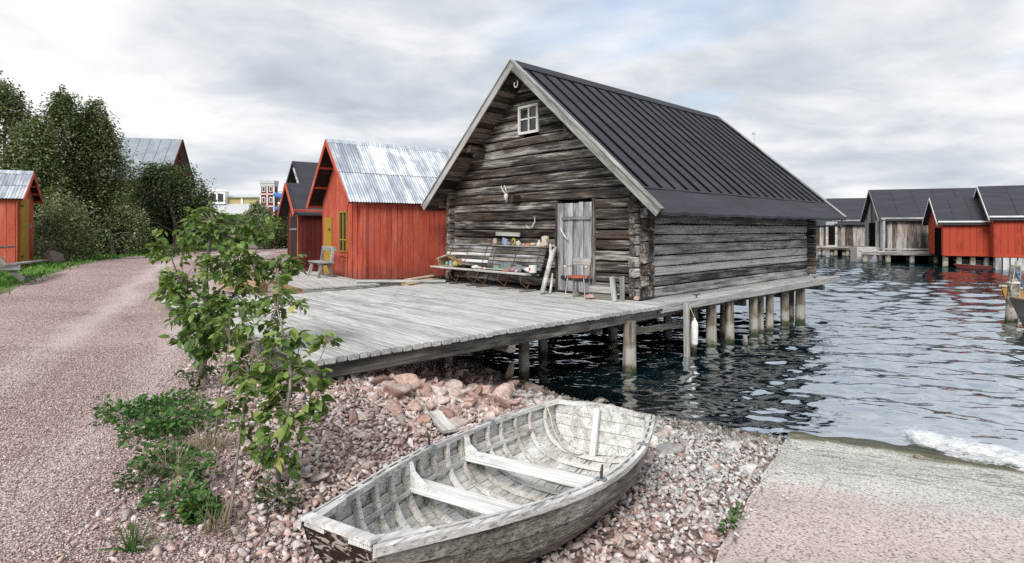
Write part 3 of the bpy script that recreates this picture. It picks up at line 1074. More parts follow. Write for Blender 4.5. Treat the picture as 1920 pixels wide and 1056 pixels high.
# gable logs
zc, k = 0.06, 0
while zc < 4.95:
    hh = random.uniform(0.205, 0.245)
    zt = zc + hh
    zm = zc + hh / 2
    half = (RIDGE_Z - 0.14 - zm) / SL
    v0, v1 = max(-0.10, RIDGE_V - half), min(6.50, RIDGE_V + half)
    cut = 0
    if v0 > -0.10 or v1 < 6.50:
        cut = 1
    segs = []
    if 0.0 < zm < 1.98:                       # logs are cut for the door
        segs = [(v0, 1.24), (2.37, v1)]
    elif 3.70 < zm < 4.36:                    # and for the window
        segs = [(v0, 2.98), (3.58, v1)]
    else:
        segs = [(v0, v1)]
    for (a, b) in segs:
        if b - a < 0.12:
            continue
        L = b - a
        tilt = random.uniform(-0.008, 0.008)
        th = random.uniform(0.15, 0.175)
        uo = 0.115 + random.uniform(-0.016, 0.016)
        M, _ = frame((uo, b, zm + tilt), (uo, a, zm - tilt), (-1, 0, 0))
        c0 = (1.0 / SL if b == v1 and v1 < 6.50 else 0.0, 1.0 / SL if a == v0 and v0 > -0.10 else 0.0)
        me = plank_mesh(L, hh - 0.022, th, D['log_dark'], max(2, int(L * 1.6)), 0.13 + 0.07 * random.random(), 0.005, c0, random.randrange(9999), 0.01 if not cut else 0)
        link('log', me, barn, M)
    zc = zt
    k += 1

# side wall logs (both sides), their ends poking out past the gable in a stacked column
for vc, matn in ((0.19, 'log_grey'), (6.30, 'log_dark')):
    zc = -0.02
    while zc < 2.30:
        hh = random.uniform(0.195, 0.235)
        zm = zc + hh / 2
        th = 0.16
        M, L = frame((-0.12 + random.uniform(-.03, .03), vc + random.uniform(-.010, .010), zm), (8.95 + random.uniform(-.03, .03), vc, zm), (0, -1, 0))
        me = plank_mesh(L, hh - 0.026, th, D[matn], 12, 0.09 + 0.05 * random.random(), 0.0045, 0, random.randrange(9999))
        me.materials.append(D['log_dark'])
        for pg in me.polygons:
            if len(pg.vertices) == 8:
                pg.material_index = 1
        link('log', me, barn, M)
        zc += hh
# rear gable, plain logs
zc = 0.05
while zc < 4.9:
    hh = 0.23
    zm = zc + hh / 2
    half = (RIDGE_Z - 0.14 - zm) / SL
    v0, v1 = max(-0.10, RIDGE_V - half), min(6.50, RIDGE_V + half)
    plank('log', (8.78, v0, zm), (8.78, v1, zm), hh - 0.01, 0.16, D['log_dark'], barn, up=(1, 0, 0), seg=3, bev=0.25)
    zc += hh
# corner blocks filling the half courses: ends of the gable logs beyond the side wall
for vv in (-0.015, 6.46):
    for i in range(10):
        z = 0.03 + i * 0.226 + random.uniform(-.01, .01)
        plank('log_end', (-0.03 + random.uniform(-.012, .012), vv, z + 0.113), (0.24, vv, z + 0.113), 0.15, 0.20, D['log_dark'], barn, seg=1, bev=0.14)

# roof boarding seen from below under the overhang, felt, battens
for side, ev in ((-1, EV_R), (1, EV_L)):
    run = abs(ev - RIDGE_V)
    n = int(run / cs / 0.165)
    for i in range(n):
        d = (i + 0.5) * run / n
        v = RIDGE_V + side * d
        z = RIDGE_Z - SL * d - 0.085 / cs
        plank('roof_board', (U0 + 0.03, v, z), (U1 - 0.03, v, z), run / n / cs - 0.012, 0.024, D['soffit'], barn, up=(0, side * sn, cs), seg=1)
    # felt sheet
    f = MB()
    n_ = Vector((0, side * sn, cs))
    P = []
    for i in range(41):
        u = U0 + (U1 - U0) * i / 40
        row = []
        for j in range(17):
            d = run * j / 16 + (0.05 if j == 16 else 0)
            sag = 0.006 * math.sin(u * 3.1 + j * .4) * (0.3 + j / 16) + (0.010 * math.sin(u * 9) if j == 16 else 0)
            row.append(Vector((u, RIDGE_V + side * d, RIDGE_Z - SL * d + sag - 0.02)))
        P.append(row)
    f.grid(P)
    f.grid([[p + Vector((0, 0, -0.055)) for p in row] for row in P])
    f.grid([[row[-1], row[-1] + Vector((0, 0, -0.055))] for row in P])
    f.grid([[p, p + Vector((0, 0, -0.055))] for p in P[0]])
    f.grid([[p, p + Vector((0, 0, -0.055))] for p in P[-1]])
    f.build('felt_roof', D['felt'], barn)
    for i in range(20):
        u = -0.22 + i * 0.487
        b = MB(); nm_ = MB()
        top_d, end_d = 0.16, run - 0.50
        pts = [(u, RIDGE_V + side * top_d, RIDGE_Z - SL * top_d - 0.004), (u, RIDGE_V + side * end_d, RIDGE_Z - SL * end_d - 0.004)]
        a_, b_ = Vector(pts[0]), Vector(pts[1])
        dirv = (b_ - a_).normalized()
        ux = Vector((1, 0, 0))
        prof = [(-0.036, -0.02), (-0.024, 0.016), (0.024, 0.016), (0.036, -0.02)]
        vs = [a_ + ux * x + n_ * z for x, z in prof] + [b_ + ux * x + n_ * z for x, z in prof]
        b.add(vs, [(0, 1, 5, 4), (1, 2, 6, 5), (2, 3, 7, 6), (0, 3, 2, 1), (4, 5, 6, 7)])
        if side < 0:
            LL = (b_ - a_).length
            nn = int(LL / 0.135)
            for q in range(nn):
                c = a_ + dirv * (q + 0.5) * LL / nn
                for sx in (0.0,):
                    p = c + ux * sx
                    r = 0.007
                    nm_.add([p + dirv * r + n_ * .012, p + ux * r + n_ * .012, p - dirv * r + n_ * .012, p - ux * r + n_ * .012, p + n_ * 0.021],
                          [(0, 1, 4), (1, 2, 4), (2, 3, 4), (3, 0, 4)])
        bo = b.build('batten', D['felt_batten'], barn)
        if side < 0:
            nm_.build('nail_row', D['nail'], bo)['kind'] = 'stuff'
    # horizontal lap seam over the eave strip
    d = run - 0.48
    s_ = MB()
    s_.bar((U0 + 0.1, RIDGE_V + side * d, RIDGE_Z - SL * d - 0.006), (U1 - 0.1, RIDGE_V + side * d, RIDGE_Z - SL * d - 0.006), 0.05, 0.010, (0, side * sn, cs))
    s_.build('felt_seam', D['felt'], barn)
# ridge cap
rc = MB()
rc.prism([(U0 + 0.10, RIDGE_V - 0.20, RIDGE_Z - SL * 0.20 + 0.02), (U0 + 0.10, RIDGE_V, RIDGE_Z + 0.045), (U0 + 0.10, RIDGE_V + 0.20, RIDGE_Z - SL * 0.20 + 0.02),
          (U0 + 0.10, RIDGE_V, RIDGE_Z - 0.01)], (U1 - U0 - 0.2, 0, 0))
rc.build('ridge_cap', D['felt'], barn)
# barge boards: a deep board with a narrower capping board on top, front and back
for ue, sgn in ((U0, -1), (U1, 1)):
    for side, ev in ((-1, EV_R), (1, EV_L)):
        run = abs(ev - RIDGE_V) + 0.04
        a = Vector((ue + sgn * 0.03, RIDGE_V, RIDGE_Z + 0.02))
        e = Vector((ue + sgn * 0.03, RIDGE_V + side * run, RIDGE_Z + 0.02 - SL * run))
        off = Vector((0, -side * sn, -cs)) * 0.090
        plank('barge_board', a + off, e + off, 0.035, 0.16, D['barge_grey'], barn, up=(0, side * sn, cs), seg=3, wob=0.003)
        o2 = Vector((sgn * 0.0, side * sn * 0.0, cs * 0.012))
        plank('barge_cap', a + o2 + Vector((-sgn * 0.02, 0, 0)), e + o2 + Vector((-sgn * 0.02, 0, 0)), 0.13, 0.030, D['barge_grey'], barn, up=(0, side * sn, cs), seg=3, wob=0.003)
# purlin log ends under the overhang
for v in (4.95, 1.62):
    z = roof_z(v) - 0.30
    plank('purlin', (-0.48, v, z), (0.3, v, z), 0.17, 0.17, D['log_dark'], barn, seg=2, bev=0.2)
    plank('purlin_shoulder', (-0.30, v + 0.02, z - 0.15), (0.2, v + 0.02, z - 0.15), 0.15, 0.12, D['log_dark'], barn, seg=1, bev=0.2)
plank('ridge_beam', (-0.40, RIDGE_V, RIDGE_Z - 0.30), (0.3, RIDGE_V, RIDGE_Z - 0.30), 0.16, 0.17, D['log_dark'], barn, seg=1, bev=0.2)
MB().tube([(-0.44 + 0.0, RIDGE_V + 0.06 * math.cos(t), 4.80 + 0.09 * math.sin(t)) for t in [math.pi * (0.75 + 1.4 * i / 10) for i in range(11)]], 0.014, 6).build('iron_hook', D['bone'], barn, smooth=True)
# wedge boards closing the gap beside the left eave
plank('eave_board', (-0.2, 6.62, 2.08), (0.3, 6.62, 2.08), 0.10, 0.16, D['soffit'], barn)

# window
win = MB()
for v in (3.59, 2.97):
    win.box((0.02, v, 4.04), (0.05, 0.06, 0.68))
for z in (4.355, 3.725):
    win.box((0.02, 3.28, z), (0.05, 0.56, 0.06))
wf = win.build('window', D['window_white'], barn)
m_ = MB(); m_.box((0.035, 3.28, 4.04), (0.03, 0.032, 0.60)); m_.box((0.036, 3.28, 4.06), (0.032, 0.56, 0.032)); m_.build('muntin', D['window_white'], wf)
for v in (3.42, 3.14):
    for z in (4.20, 3.905):
        MB().box((0.055, v, z), (0.006, 0.25, 0.29)).build('pane', D['glass_dark'], wf)
MB().box((0.13, 3.28, 4.04), (0.01, 0.58, 0.62)).build('curtain', D['curtain'], wf)
plank('window_head', (-0.005, 3.72, 4.415), (-0.005, 2.84, 4.415), 0.05, 0.04, D['barge_grey'], barn, seg=1)

# plank door with two strap bars
door = empty('door')
door.parent = barn
ws = [0.19, 0.12, 0.15, 0.17, 0.13, 0.22]
v = 2.30
for i, wdt in enumerate(ws):
    off = 0.012 * (i % 2)
    plank('door_plank', (0.00 + off, v - wdt / 2, 0.03), (0.00 + off, v - wdt / 2, 1.985 + random.uniform(-.015, .015)), wdt - 0.010, 0.035, D['door_grey'], door, up=(-1, 0, 0), seg=2, wob=0.002)
    v -= wdt
plank('door_strap', (-0.035, 2.14, 1.64), (-0.035, 1.32, 1.64), 0.03, 0.07, D['door_grey'], door, seg=1)
plank('door_strap', (-0.04, 2.16, 0.33), (-0.04, 1.28, 0.31), 0.03, 0.07, D['black_door'], door, seg=1)
plank('door_post', (0.03, 1.27, 0.0), (0.03, 1.27, 2.06), 0.06, 0.10, D['log_dark'], barn, up=(-1, 0, 0), seg=1)
plank('door_post', (0.03, 2.345, 0.0), (0.03, 2.345, 2.04), 0.06, 0.09, D['log_dark'], barn, up=(-1, 0, 0), seg=1)
MB().tube([(-0.03, 2.19, 1.47), (-0.06, 2.13, 1.36), (-0.05, 2.05, 1.25), (-0.03, 1.95, 1.13)], [0.016, 0.020, 0.022, 0.012], 7).build('antler_handle', D['drift'], door, smooth=True)

# log stub under the trophy, sill log at floor level
plank('log_stub', (-0.22, 3.66, 2.14), (0.1, 3.66, 2.14), 0.22, 0.20, D['log_dark'], barn, seg=1, bev=0.2)
plank('sill_log', (-0.10, 6.4, -0.035), (-0.10, -0.05, -0.035), 0.16, 0.14, D['log_dark'], barn, seg=4, wob=0.004)


def barn_pt(u, v, z=0.0):
    return Vector((AX + u * math.cos(ANG) - v * math.sin(ANG), AY + u * math.sin(ANG) + v * math.cos(ANG), z))


def in_barn(name, u, v, z=0.0, rz=0.0, label=None, cat=None, group=None):
    return empty(name, barn_pt(u, v, z), ANG + rz, label, cat, group)


# ---- things hung on the gable
sk = in_barn('animal_skull', -0.26, 3.73, 2.19, 0, 'bleached animal skull with upright horns on a log stub of the boathouse gable', 'skull')
s = MB()
s.tube([(0, 0, -0.13), (-0.03, 0, -0.05), (-0.03, 0, 0.02), (0, 0, 0.08)], [0.025, 0.045, 0.06, 0.03], 8)
s.build('skull', D['bone'], sk, smooth=True)
for sg in (-1, 1):
    MB().tube([(-0.02, 0.03 * sg, 0.06), (-0.05, 0.055 * sg + 0.03, 0.14), (-0.06, 0.07 * sg + 0.07, 0.22), (-0.05, 0.05 * sg + 0.10, 0.28)], [0.018, 0.016, 0.012, 0.006], 6).build('horn', D['bone'], sk, smooth=True)
an = in_barn('antler', -0.03, 3.16, 1.42, 0, 'small forked antler hanging on the log wall above the bench', 'antler')
MB().tube([(0, 0, 0), (-0.03, -0.10, 0.04), (-0.02, -0.17, 0.15), (0, -0.15, 0.27)], [0.02, 0.018, 0.014, 0.006], 6).build('beam_tine', D['bone'], an, smooth=True)
MB().tube([(0, 0.0, 0.0), (-0.03, 0.07, 0.02), (-0.02, 0.12, 0.08)], [0.018, 0.014, 0.006], 6).build('side_tine', D['bone'], an, smooth=True)
bd = in_barn('pale_board', 0, 0, 0)
p_ = plank('board', (-0.005, 4.42, 1.29), (-0.005, 3.55, 1.27), 0.035, 0.10, D['barge_grey'], bd, seg=2)
tag(bd, 'narrow pale weathered board nailed to the log wall above the bench', 'board')

# ------------------------------------------------------------------ deck and walkway on piles
deck = empty('wooden_deck', (AX, AY, 0), ANG, 'wide grey plank deck on piles with a walkway along the boathouse', 'deck')
BW = 0.1415
n = 50
for i in range(n):
    u = -7.0 + (i + 0.5) * BW
    v0 = -0.60 - 0.10 * sstep(np.array((u + 4) / 4.0)).item() + random.uniform(-.022, .022)
    z = -0.031 + random.uniform(-.004, .004)
    cutv = 3.1 + random.uniform(-0.04, 0.04) if i % 2 else 2.2
    vend = 6.45 if u < -5.3 else 5.75
    plank('plank', (u, v0, z), (u, cutv, z), BW - 0.017, 0.062, D['deck_grey'], deck, seg=2, wob=0.002, nvar=6)
    plank('plank', (u, cutv + 0.006, z), (u, vend + random.uniform(-.02, .02), z + random.uniform(-.003, .003)), BW - 0.017, 0.062, D['deck_grey'], deck, seg=2, wob=0.002, nvar=6)
# walkway: long boards beside the side wall
for i, v in enumerate((-0.115, -0.325, -0.535)):
    for (a, b) in ((0.12, 3.1 + 0.9 * i), (3.108 + 0.9 * i, 8.72)):
        plank('plank', (a, v + 0.05, -0.010 + 0.002 * i), (b, v + 0.05, -0.010 + 0.002 * i), 0.20, 0.036, D['deck_grey'], deck, seg=2, wob=0.002)
plank('edge_beam', (-0.42, -0.66, -0.055), (8.85, -0.68, -0.055), 0.13, 0.17, D['deck_grey'], deck, seg=6, wob=0.005)
plank('edge_beam', (-6.93, -0.42, -0.165), (-2.3, -0.47, -0.165), 0.14, 0.19, D['beam_grey'], deck, seg=5, wob=0.006)
plank('edge_beam', (-2.32, -0.49, -0.16), (-0.45, -0.53, -0.16), 0.13, 0.17, D['beam_grey'], deck, seg=3, wob=0.005)
plank('edge_beam', (-6.86, -0.3, -0.165), (-6.86, 6.4, -0.165), 0.12, 0.19, D['beam_grey'], deck, seg=5, wob=0.005)
for v in (1.2, 2.7, 4.2, 5.5):
    plank('joist', (-6.75, v, -0.162), (8.8, v, -0.162), 0.13, 0.18, D['beam_grey'], deck, seg=3)
plank('joist', (0.3, -0.30, -0.20), (8.6, -0.32, -0.20), 0.12, 0.15, D['beam_grey'], deck, seg=3)
for u in (-4.0, -2.0, -1.2, 0.95, 3.3, 5.6, 8.3):
    plank('cross_beam', (u, -0.5, -0.30), (u, 6.2, -0.30), 0.14, 0.13, D['beam_grey'], deck, seg=2)


def pile(u, v, r=0.115, top=-0.16, lean=(0, 0)):
    b = barn_pt(u, v)
    zb = min(hz(b.x, b.y), WATER) - 0.5 if hz(b.x, b.y) < WATER else hz(b.x, b.y) - 0.3
    M, L = frame((u + lean[0], v + lean[1], zb), (u, v, top), (1, 0, 0))
    m = MB()
    pts = [(-L / 2 + L * t, random.uniform(-.01, .01), random.uniform(-.01, .01)) for t in (0, 0.25, 0.5, 0.75, 1)]
    m.tube(pts, [r * random.uniform(0.96, 1.06) * (1.04 - 0.06 * i) for i in range(5)], 14)
    m.build('pile', D['pile'], deck, M, smooth=False)


for (u, v, r, tp) in ((-1.27, -0.58, 0.135, -0.2), (0.94, -0.50, 0.105, -.14), (1.66, -0.54, 0.125, -.14), (2.36, -0.60, 0.105, -.14), (3.62, -0.55, 0.125, -.14),
                      (4.46, -0.58, 0.105, -.14), (5.45, -0.52, 0.125, -.14), (6.42, -0.56, 0.14, -.14)):
    pile(u, v, r, tp, (random.uniform(-.05, .05), random.uniform(-.07, .03)))
for (u, v, r) in ((-2.95, 0.35, 0.10), (-1.5, 1.3, 0.11), (0.6, 1.2, 0.12), (2.6, 1.1, 0.12), (4.0, 1.2, 0.12), (5.4, 1.0, 0.12), (7.2, 0.6, 0.12), (8.4, 0.5, 0.12), (6.55, -0.25, 0.10), (2.95, -0.15, 0.085), (5.0, -0.12, 0.085), (4.1, -0.5, 0.08),
                  (-1.4, 3.4, 0.12), (1.0, 3.4, 0.12), (3.2, 3.4, 0.12), (5.6, 3.4, 0.12), (8.2, 3.4, 0.12), (1.0, 5.8, 0.12), (4.4, 5.8, 0.12), (8.2, 5.8, 0.12), (-3.6, 1.6, 0.1)):
    pile(u, v, r)
# square fender post and brace
plank('fender_post', (0.26, -0.80, -1.45), (0.22, -0.80, 0.0), 0.095, 0.095, D['deck_grey'], deck, up=(-1, 0, 0), seg=3, wob=0.003)
plank('brace', (-1.2, -0.52, -0.42), (1.0, -0.42, -0.50), 0.06, 0.12, D['beam_grey'], deck, seg=2)
plank('brace', (-1.2, -0.50, -0.22), (0.3, -0.48, -0.20), 0.06, 0.10, D['beam_grey'], deck, seg=2)
st = barn_pt(2.25, -1.0)
so = MB().tube([(0, 0, -0.6), (0.01, 0.01, 0.0), (0.0, 0.02, 0.22)], [0.05, 0.05, 0.045], 8).build('mooring_stump', D['pile'])
so.location = (st.x, st.y, WATER)
tag(so, 'thin broken stake rising from the water beside the walkway piles', 'stake')
fe = in_barn('fender', 0.30, -0.93, -0.55, 0, 'white sausage fender hung on the square post of the walkway', 'fender')
MB().lathe([(0.012, -0.25), (0.05, -0.235), (0.062, -0.20), (0.062, 0.16), (0.045, 0.21), (0.018, 0.24), (0.018, 0.27)], n=12).build('fender_body', D['fender_white'], fe, smooth=True)
MB().tube([(0, 0, 0.26), (-0.03, 0.04, 0.4), (-0.05, 0.10, 0.5)], 0.006, 5).build('rope', D['rope'], fe)
for j, (u, lab) in enumerate(((0.95, 'nearer iron mooring cleat on the walkway edge beam'), (7.3, 'far iron mooring cleat near the outer end of the walkway'))):
    c = in_barn('mooring_cleat', u, -0.60, 0.02, 0, lab, 'cleat', 'mooring cleats on the walkway')
    MB().tube([(0, 0, 0), (0, 0, 0.06)], 0.014, 6).build('stem', D['iron'], c)
    MB().tube([(-0.10, 0.02, 0.075), (0, 0, 0.062), (0.10, -0.02, 0.075)], [0.010, 0.016, 0.010], 6).build('horn', D['iron'], c)

# ------------------------------------------------------------------ benches along the gable


def park_bench(v0, v1, label, top_mat):
    t = in_barn('park_bench', 0, 0, 0, 0, label, 'bench', 'two benches end to end along the gable')
    uf, ub = -0.80, -0.42
    for i, u in enumerate((-0.785, -0.67, -0.555, -0.44)):
        plank('seat_slat', (u, v0, 0.405 - 0.012 * i), (u, v1, 0.405 - 0.012 * i), 0.10, 0.045, D['beam_grey' if i else 'deck_grey'], t, seg=2, wob=0.002)
    for i in range(6):
        z = 0.50 + i * 0.085
        u = -0.36 + i * 0.035
        plank('back_slat', (u, v0 - 0.02, z), (u, v1 + 0.02, z), 0.075, 0.035, D['log_grey' if i % 2 else 'beam_grey'], t, up=(-0.93, 0, 0.37), seg=2, wob=0.002)
    plank('top_rail', (-0.16, v0 - 0.02, 0.995), (-0.16, v1 + 0.02, 0.995), 0.11, 0.03, D['beam_grey'], t, seg=2)
    nl = 3
    for i in range(nl):
        v = v0 + 0.16 + (v1 - v0 - 0.32) * i / (nl - 1)
        leg = MB()
        leg.tube([(-0.79, v, 0.37), (-0.84, v, 0.30), (-0.82, v, 0.20), (-0.70, v, 0.13), (-0.62, v, 0.06), (-0.66, v, 0.015)], 0.013, 6)
        leg.tube([(-0.50, v, 0.36), (-0.46, v, 0.28), (-0.52, v, 0.18), (-0.60, v, 0.12), (-0.63, v, 0.05)], 0.013, 6)
        leg.build('leg', D['rust'], t, smooth=True)
        plank('foot', (-0.86, v, 0.02), (-0.35, v, 0.02), 0.05, 0.035, D['beam_grey'], t, seg=1)
        MB().tube([(-0.40, v, 0.38), (-0.36, v, 0.55), (-0.20, v, 0.95)], 0.013, 6).build('back_iron', D['rust'], t)
    return t


park_bench(4.38, 6.15, 'slatted bench with curled iron legs, nearest the red shed', 0)
park_bench(2.50, 4.33, 'slatted bench with curled iron legs and rust stains, nearest the plank door', 0)

# the gap behind the benches: a rough apron of boards under the seats
SEAT = 0.432


def thing1(name, mb, mat, u, v, z, label, cat, rz=0, smooth=False, group=None):
    o = mb.build(name, D[mat], None, None, smooth)
    o.location = barn_pt(u, v, z)
    o.rotation_euler = (0, 0, ANG + rz)
    return tag(o, label, cat, group)


def lump(seed, s, sq=(1, 1, 1), lvl=2):
    B, F = ico(lvl)
    rr = np.random.default_rng(seed)
    n = rr.normal(0, 1, (9, 3)); n /= np.linalg.norm(n, axis=1, keepdims=True)
    d = B @ n.T
    off = rr.uniform(0.62, 0.95, 9)
    r = np.minimum(np.where(d > 1e-3, off / np.maximum(d, 1e-3), 9).min(1), 1.05) * rr.uniform(0.98, 1.02, len(B))
    P = B * r[:, None] * np.array(sq) * s
    m = MB()
    m.add([tuple(p) for p in P], [tuple(f) for f in F])
    return m


# box with a tilted lid at the left end of the seat
bx = in_barn('wooden_box', -0.58, 5.62, SEAT, 0.1, 'open wooden box with a slanting plank lid on the bench end by the red shed', 'box')
plank('side', (-0.16, 0.27, 0.10), (0.16, 0.27, 0.10), 0.02, 0.20, D['raw_wood'], bx, seg=1)
plank('end_panel', (0.16, -0.27, 0.10), (0.16, 0.27, 0.10), 0.02, 0.20, D['raw_wood'], bx, seg=1)
plank('floor_board', (0, -0.27, 0.015), (0, 0.27, 0.015), 0.30, 0.02, D['raw_wood'], bx, seg=1)
plank('lid', (0, 0.33, 0.19), (0, -0.05, 0.30), 0.34, 0.022, D['item_beige'], bx, up=(0, .3, 1), seg=1)
plank('lid_board', (-0.04, 0.02, 0.29), (-0.06, -0.56, 0.06), 0.15, 0.025, D['raw_wood'], bx, up=(0, .4, 1), seg=1)
thing1('green_jar', MB().lathe([(0.045, 0), (0.05, 0.02), (0.05, 0.08), (0.03, 0.10)], n=10), 'item_green', -0.68, 5.60, SEAT + .027, 'small green jar inside the wooden box on the bench', 'jar', smooth=True)
thing1('blue_tin', MB().lathe([(0.05, 0), (0.05, 0.13)], n=10), 'item_blue', -0.66, 5.45, SEAT + .027, 'small blue tin inside the wooden box on the bench', 'tin')
thing1('yellow_buoy', lump(5, 0.085, (1.2, 0.9, 0.9)), 'item_yellow', -0.68, 5.24, SEAT + .07, 'small yellow net float lying under the slanting lid board', 'float', smooth=True)
i = 0
for (v, u, nm, mat, s, lab, cat) in (
        (4.52, -0.66, 'shell', 'item_white', 0.05, 'pale shell lying on the bench seat beside the wooden lid board', 'shell'),
        (4.36, -0.70, 'stone', 'item_white', 0.07, 'rounded white stone where the two bench seats meet', 'stone'),
        (4.20, -0.72, 'stone', 'item_beige', 0.05, 'beige pebble next to the rounded white stone on the bench', 'stone'),
        (4.02, -0.72, 'stone', 'item_beige', 0.045, 'brownish pebble on the bench seat in front of the slates', 'stone'),
        (3.02, -0.72, 'stone', 'item_purple', 0.07, 'mauve stone on the bench seat by the smaller slate', 'stone'),
        (2.88, -0.74, 'shell', 'item_pink', 0.05, 'pinkish shell by the mauve stone on the bench seat', 'shell'),
        (2.62, -0.62, 'cloth_bag', 'curtain', 0.10, 'small grey cloth bundle beside the white tin on the bench', 'bag')):
    i += 1
    thing1(nm, lump(40 + i, s, (1.2, 1.1, 0.75)), mat, u, v, SEAT + s * 0.6, lab, cat, rz=i)
pl = plank('stick', barn_pt(-0.70, 4.15, SEAT + .03), barn_pt(-0.62, 3.4, SEAT + .02), 0.05, 0.02, D['drift'], None, seg=2)
tag(pl, 'thin pale stick lying along the bench seat below the slates', 'stick')
sl = MB(); sl.box((0, 0, 0.09), (0.02, 0.36, 0.18), Matrix.Rotation(R(20), 3, 'Y'))
thing1('slate', sl, 'slate_item', -0.58, 3.42, SEAT, 'larger grey-green slate propped up on the bench seat', 'slate')
sl = MB(); sl.box((0, 0, 0.07), (0.02, 0.19, 0.15), Matrix.Rotation(R(20), 3, 'Y'))
thing1('slate', sl, 'slate_item', -0.56, 3.00, SEAT, 'smaller grey-green slate propped up nearer the white tin', 'slate')
sl = MB(); sl.box((0, 0, 0.05), (0.02, 0.22, 0.11), Matrix.Rotation(R(25), 3, 'Y'))
thing1('picture_card', sl, 'item_green', -0.56, 3.78, SEAT, 'small greenish painted card on the bench left of the slates', 'card')
ob = MB(); ob.bar((0, -0.09, 0.02), (0, 0.09, 0.02), 0.05, 0.03); ob.bar((0.0, -0.06, 0.03), (0.03, -0.10, 0.11), 0.03, 0.03)
thing1('orange_tool', ob, 'item_coral', -0.75, 3.22, SEAT, 'orange angled tool lying on the front slat of the bench', 'tool')
tn = in_barn('white_tin', -0.62, 2.42 + 0.06, SEAT, 0, 'white tin pot with a red spot at the door end of the bench', 'tin')
MB().lathe([(0.085, 0), (0.09, 0.01), (0.09, 0.16), (0.08, 0.17)], n=14).build('pot', D['item_white'], tn, smooth=False)
MB().box((-0.089, 0.012, 0.085), (0.008, 0.05, 0.06)).build('red_spot', D['item_red'], tn)
wb = MB(); wb.tube([(0, 0.1, 0), (0, 0.1, 0.24), (0, 0.06, 0.26), (0, -0.1, 0.12)], 0.006, 5)
thing1('bent_wire', wb, 'iron', -0.50, 2.66, SEAT, 'bent wire standing behind the grey cloth bundle', 'wire')

# trinkets on the top rail of the back
TOP = 1.012
def trinket(nm, mb, mat, v, lab, cat, rz=0, smooth=False):
    return thing1(nm, mb, mat, -0.16, v, TOP, lab, cat, rz, smooth)
trinket('clay_pot', MB().lathe([(0.05, 0), (0.06, 0.05), (0.062, 0.10), (0.045, 0.14), (0.05, 0.16)], n=10), 'item_pink', 4.28, 'small pinkish clay pot, first in the row of trinkets', 'pot', smooth=True)
c_ = MB(); c_.box((0.01, 0, 0.085), (0.02, 0.17, 0.16), Matrix.Rotation(R(12), 3, 'X')); trinket('postcard', c_, 'item_blue', 3.93, 'blue and white card leaning on the bench back among trinkets', 'card')
trinket('stone', lump(71, 0.055, (0.7, 1, 1)), 'item_purple', 3.78, 'mauve pebble between the blue card and the yellow loop', 'stone').location.z += 0.035
yl = MB(); yl.tube([(0, 0.05 * math.cos(t), 0.085 + 0.07 * math.sin(t)) for t in [math.pi * 2 * i / 12 for i in range(11)]], 0.024, 7)
trinket('yellow_loop', yl, 'item_yellow', 3.60, 'yellow curled loop standing upright among the trinkets', 'ornament', smooth=True)
trinket('shell', lump(72, 0.075, (0.6, 1.2, 0.9)), 'bone', 3.42, 'largest pale shell beside the yellow loop', 'shell').location.z += 0.05
trinket('shell', lump(73, 0.04, (0.8, 1.2, 0.7)), 'item_beige', 3.26, 'little beige shell right of the largest pale shell', 'shell').location.z += 0.02
c_ = MB(); c_.box((0, 0, 0.03), (0.06, 0.14, 0.06)); trinket('coral_box', c_, 'item_coral', 3.10, 'low coral red block among the trinkets', 'block')
trinket('net_float', lump(75, 0.065, (0.7, 1.3, 0.75)), 'item_beige', 2.95, 'oval beige float next to the coral red block', 'float', smooth=True).location.z += 0.035
fg = MB(); fg.lathe([(0.06, 0), (0.055, 0.05), (0.03, 0.09), (0.035, 0.12), (0.01, 0.14)], n=8); trinket('figurine', fg, 'bone', 2.74, 'small pale figurine beside the carved wooden block', 'figurine')
cb_ = MB(); cb_.box((0, 0.0, 0.12), (0.05, 0.12, 0.22), Matrix.Rotation(R(-14), 3, 'X')); cb_.box((0, 0.06, 0.05), (0.05, 0.05, 0.10)); cb_.box((0, -0.07, 0.20), (0.05, 0.06, 0.07))
trinket('carved_block', cb_, 'item_beige', 2.56, 'tall pale carved wooden block, last in the row of trinkets', 'ornament')

# forked driftwood leaning on the wall
df = in_barn('driftwood', 0, 0, 0, 0, 'forked bleached driftwood branch leaning between bench and door', 'driftwood')
MB().tube([(-0.76, 2.06, 0.02), (-0.62, 2.10, 0.28), (-0.44, 2.16, 0.58), (-0.28, 2.22, 0.83), (-0.17, 2.20, 1.0)], [0.05, 0.058, 0.055, 0.062, 0.03], 9).build('stem', D['drift'], df, smooth=True)
MB().tube([(-0.30, 2.22, 0.80), (-0.24, 2.30, 0.93), (-0.18, 2.36, 1.04), (-0.14, 2.40, 1.09)], [0.045, 0.035, 0.025, 0.010], 8).build('fork', D['drift'], df, smooth=True)
MB().tube([(-0.55, 2.02, 0.01), (-0.47, 2.06, 0.18), (-0.35, 2.14, 0.42)], [0.025, 0.028, 0.02], 7).build('prop_stick', D['drift'], df, smooth=True)

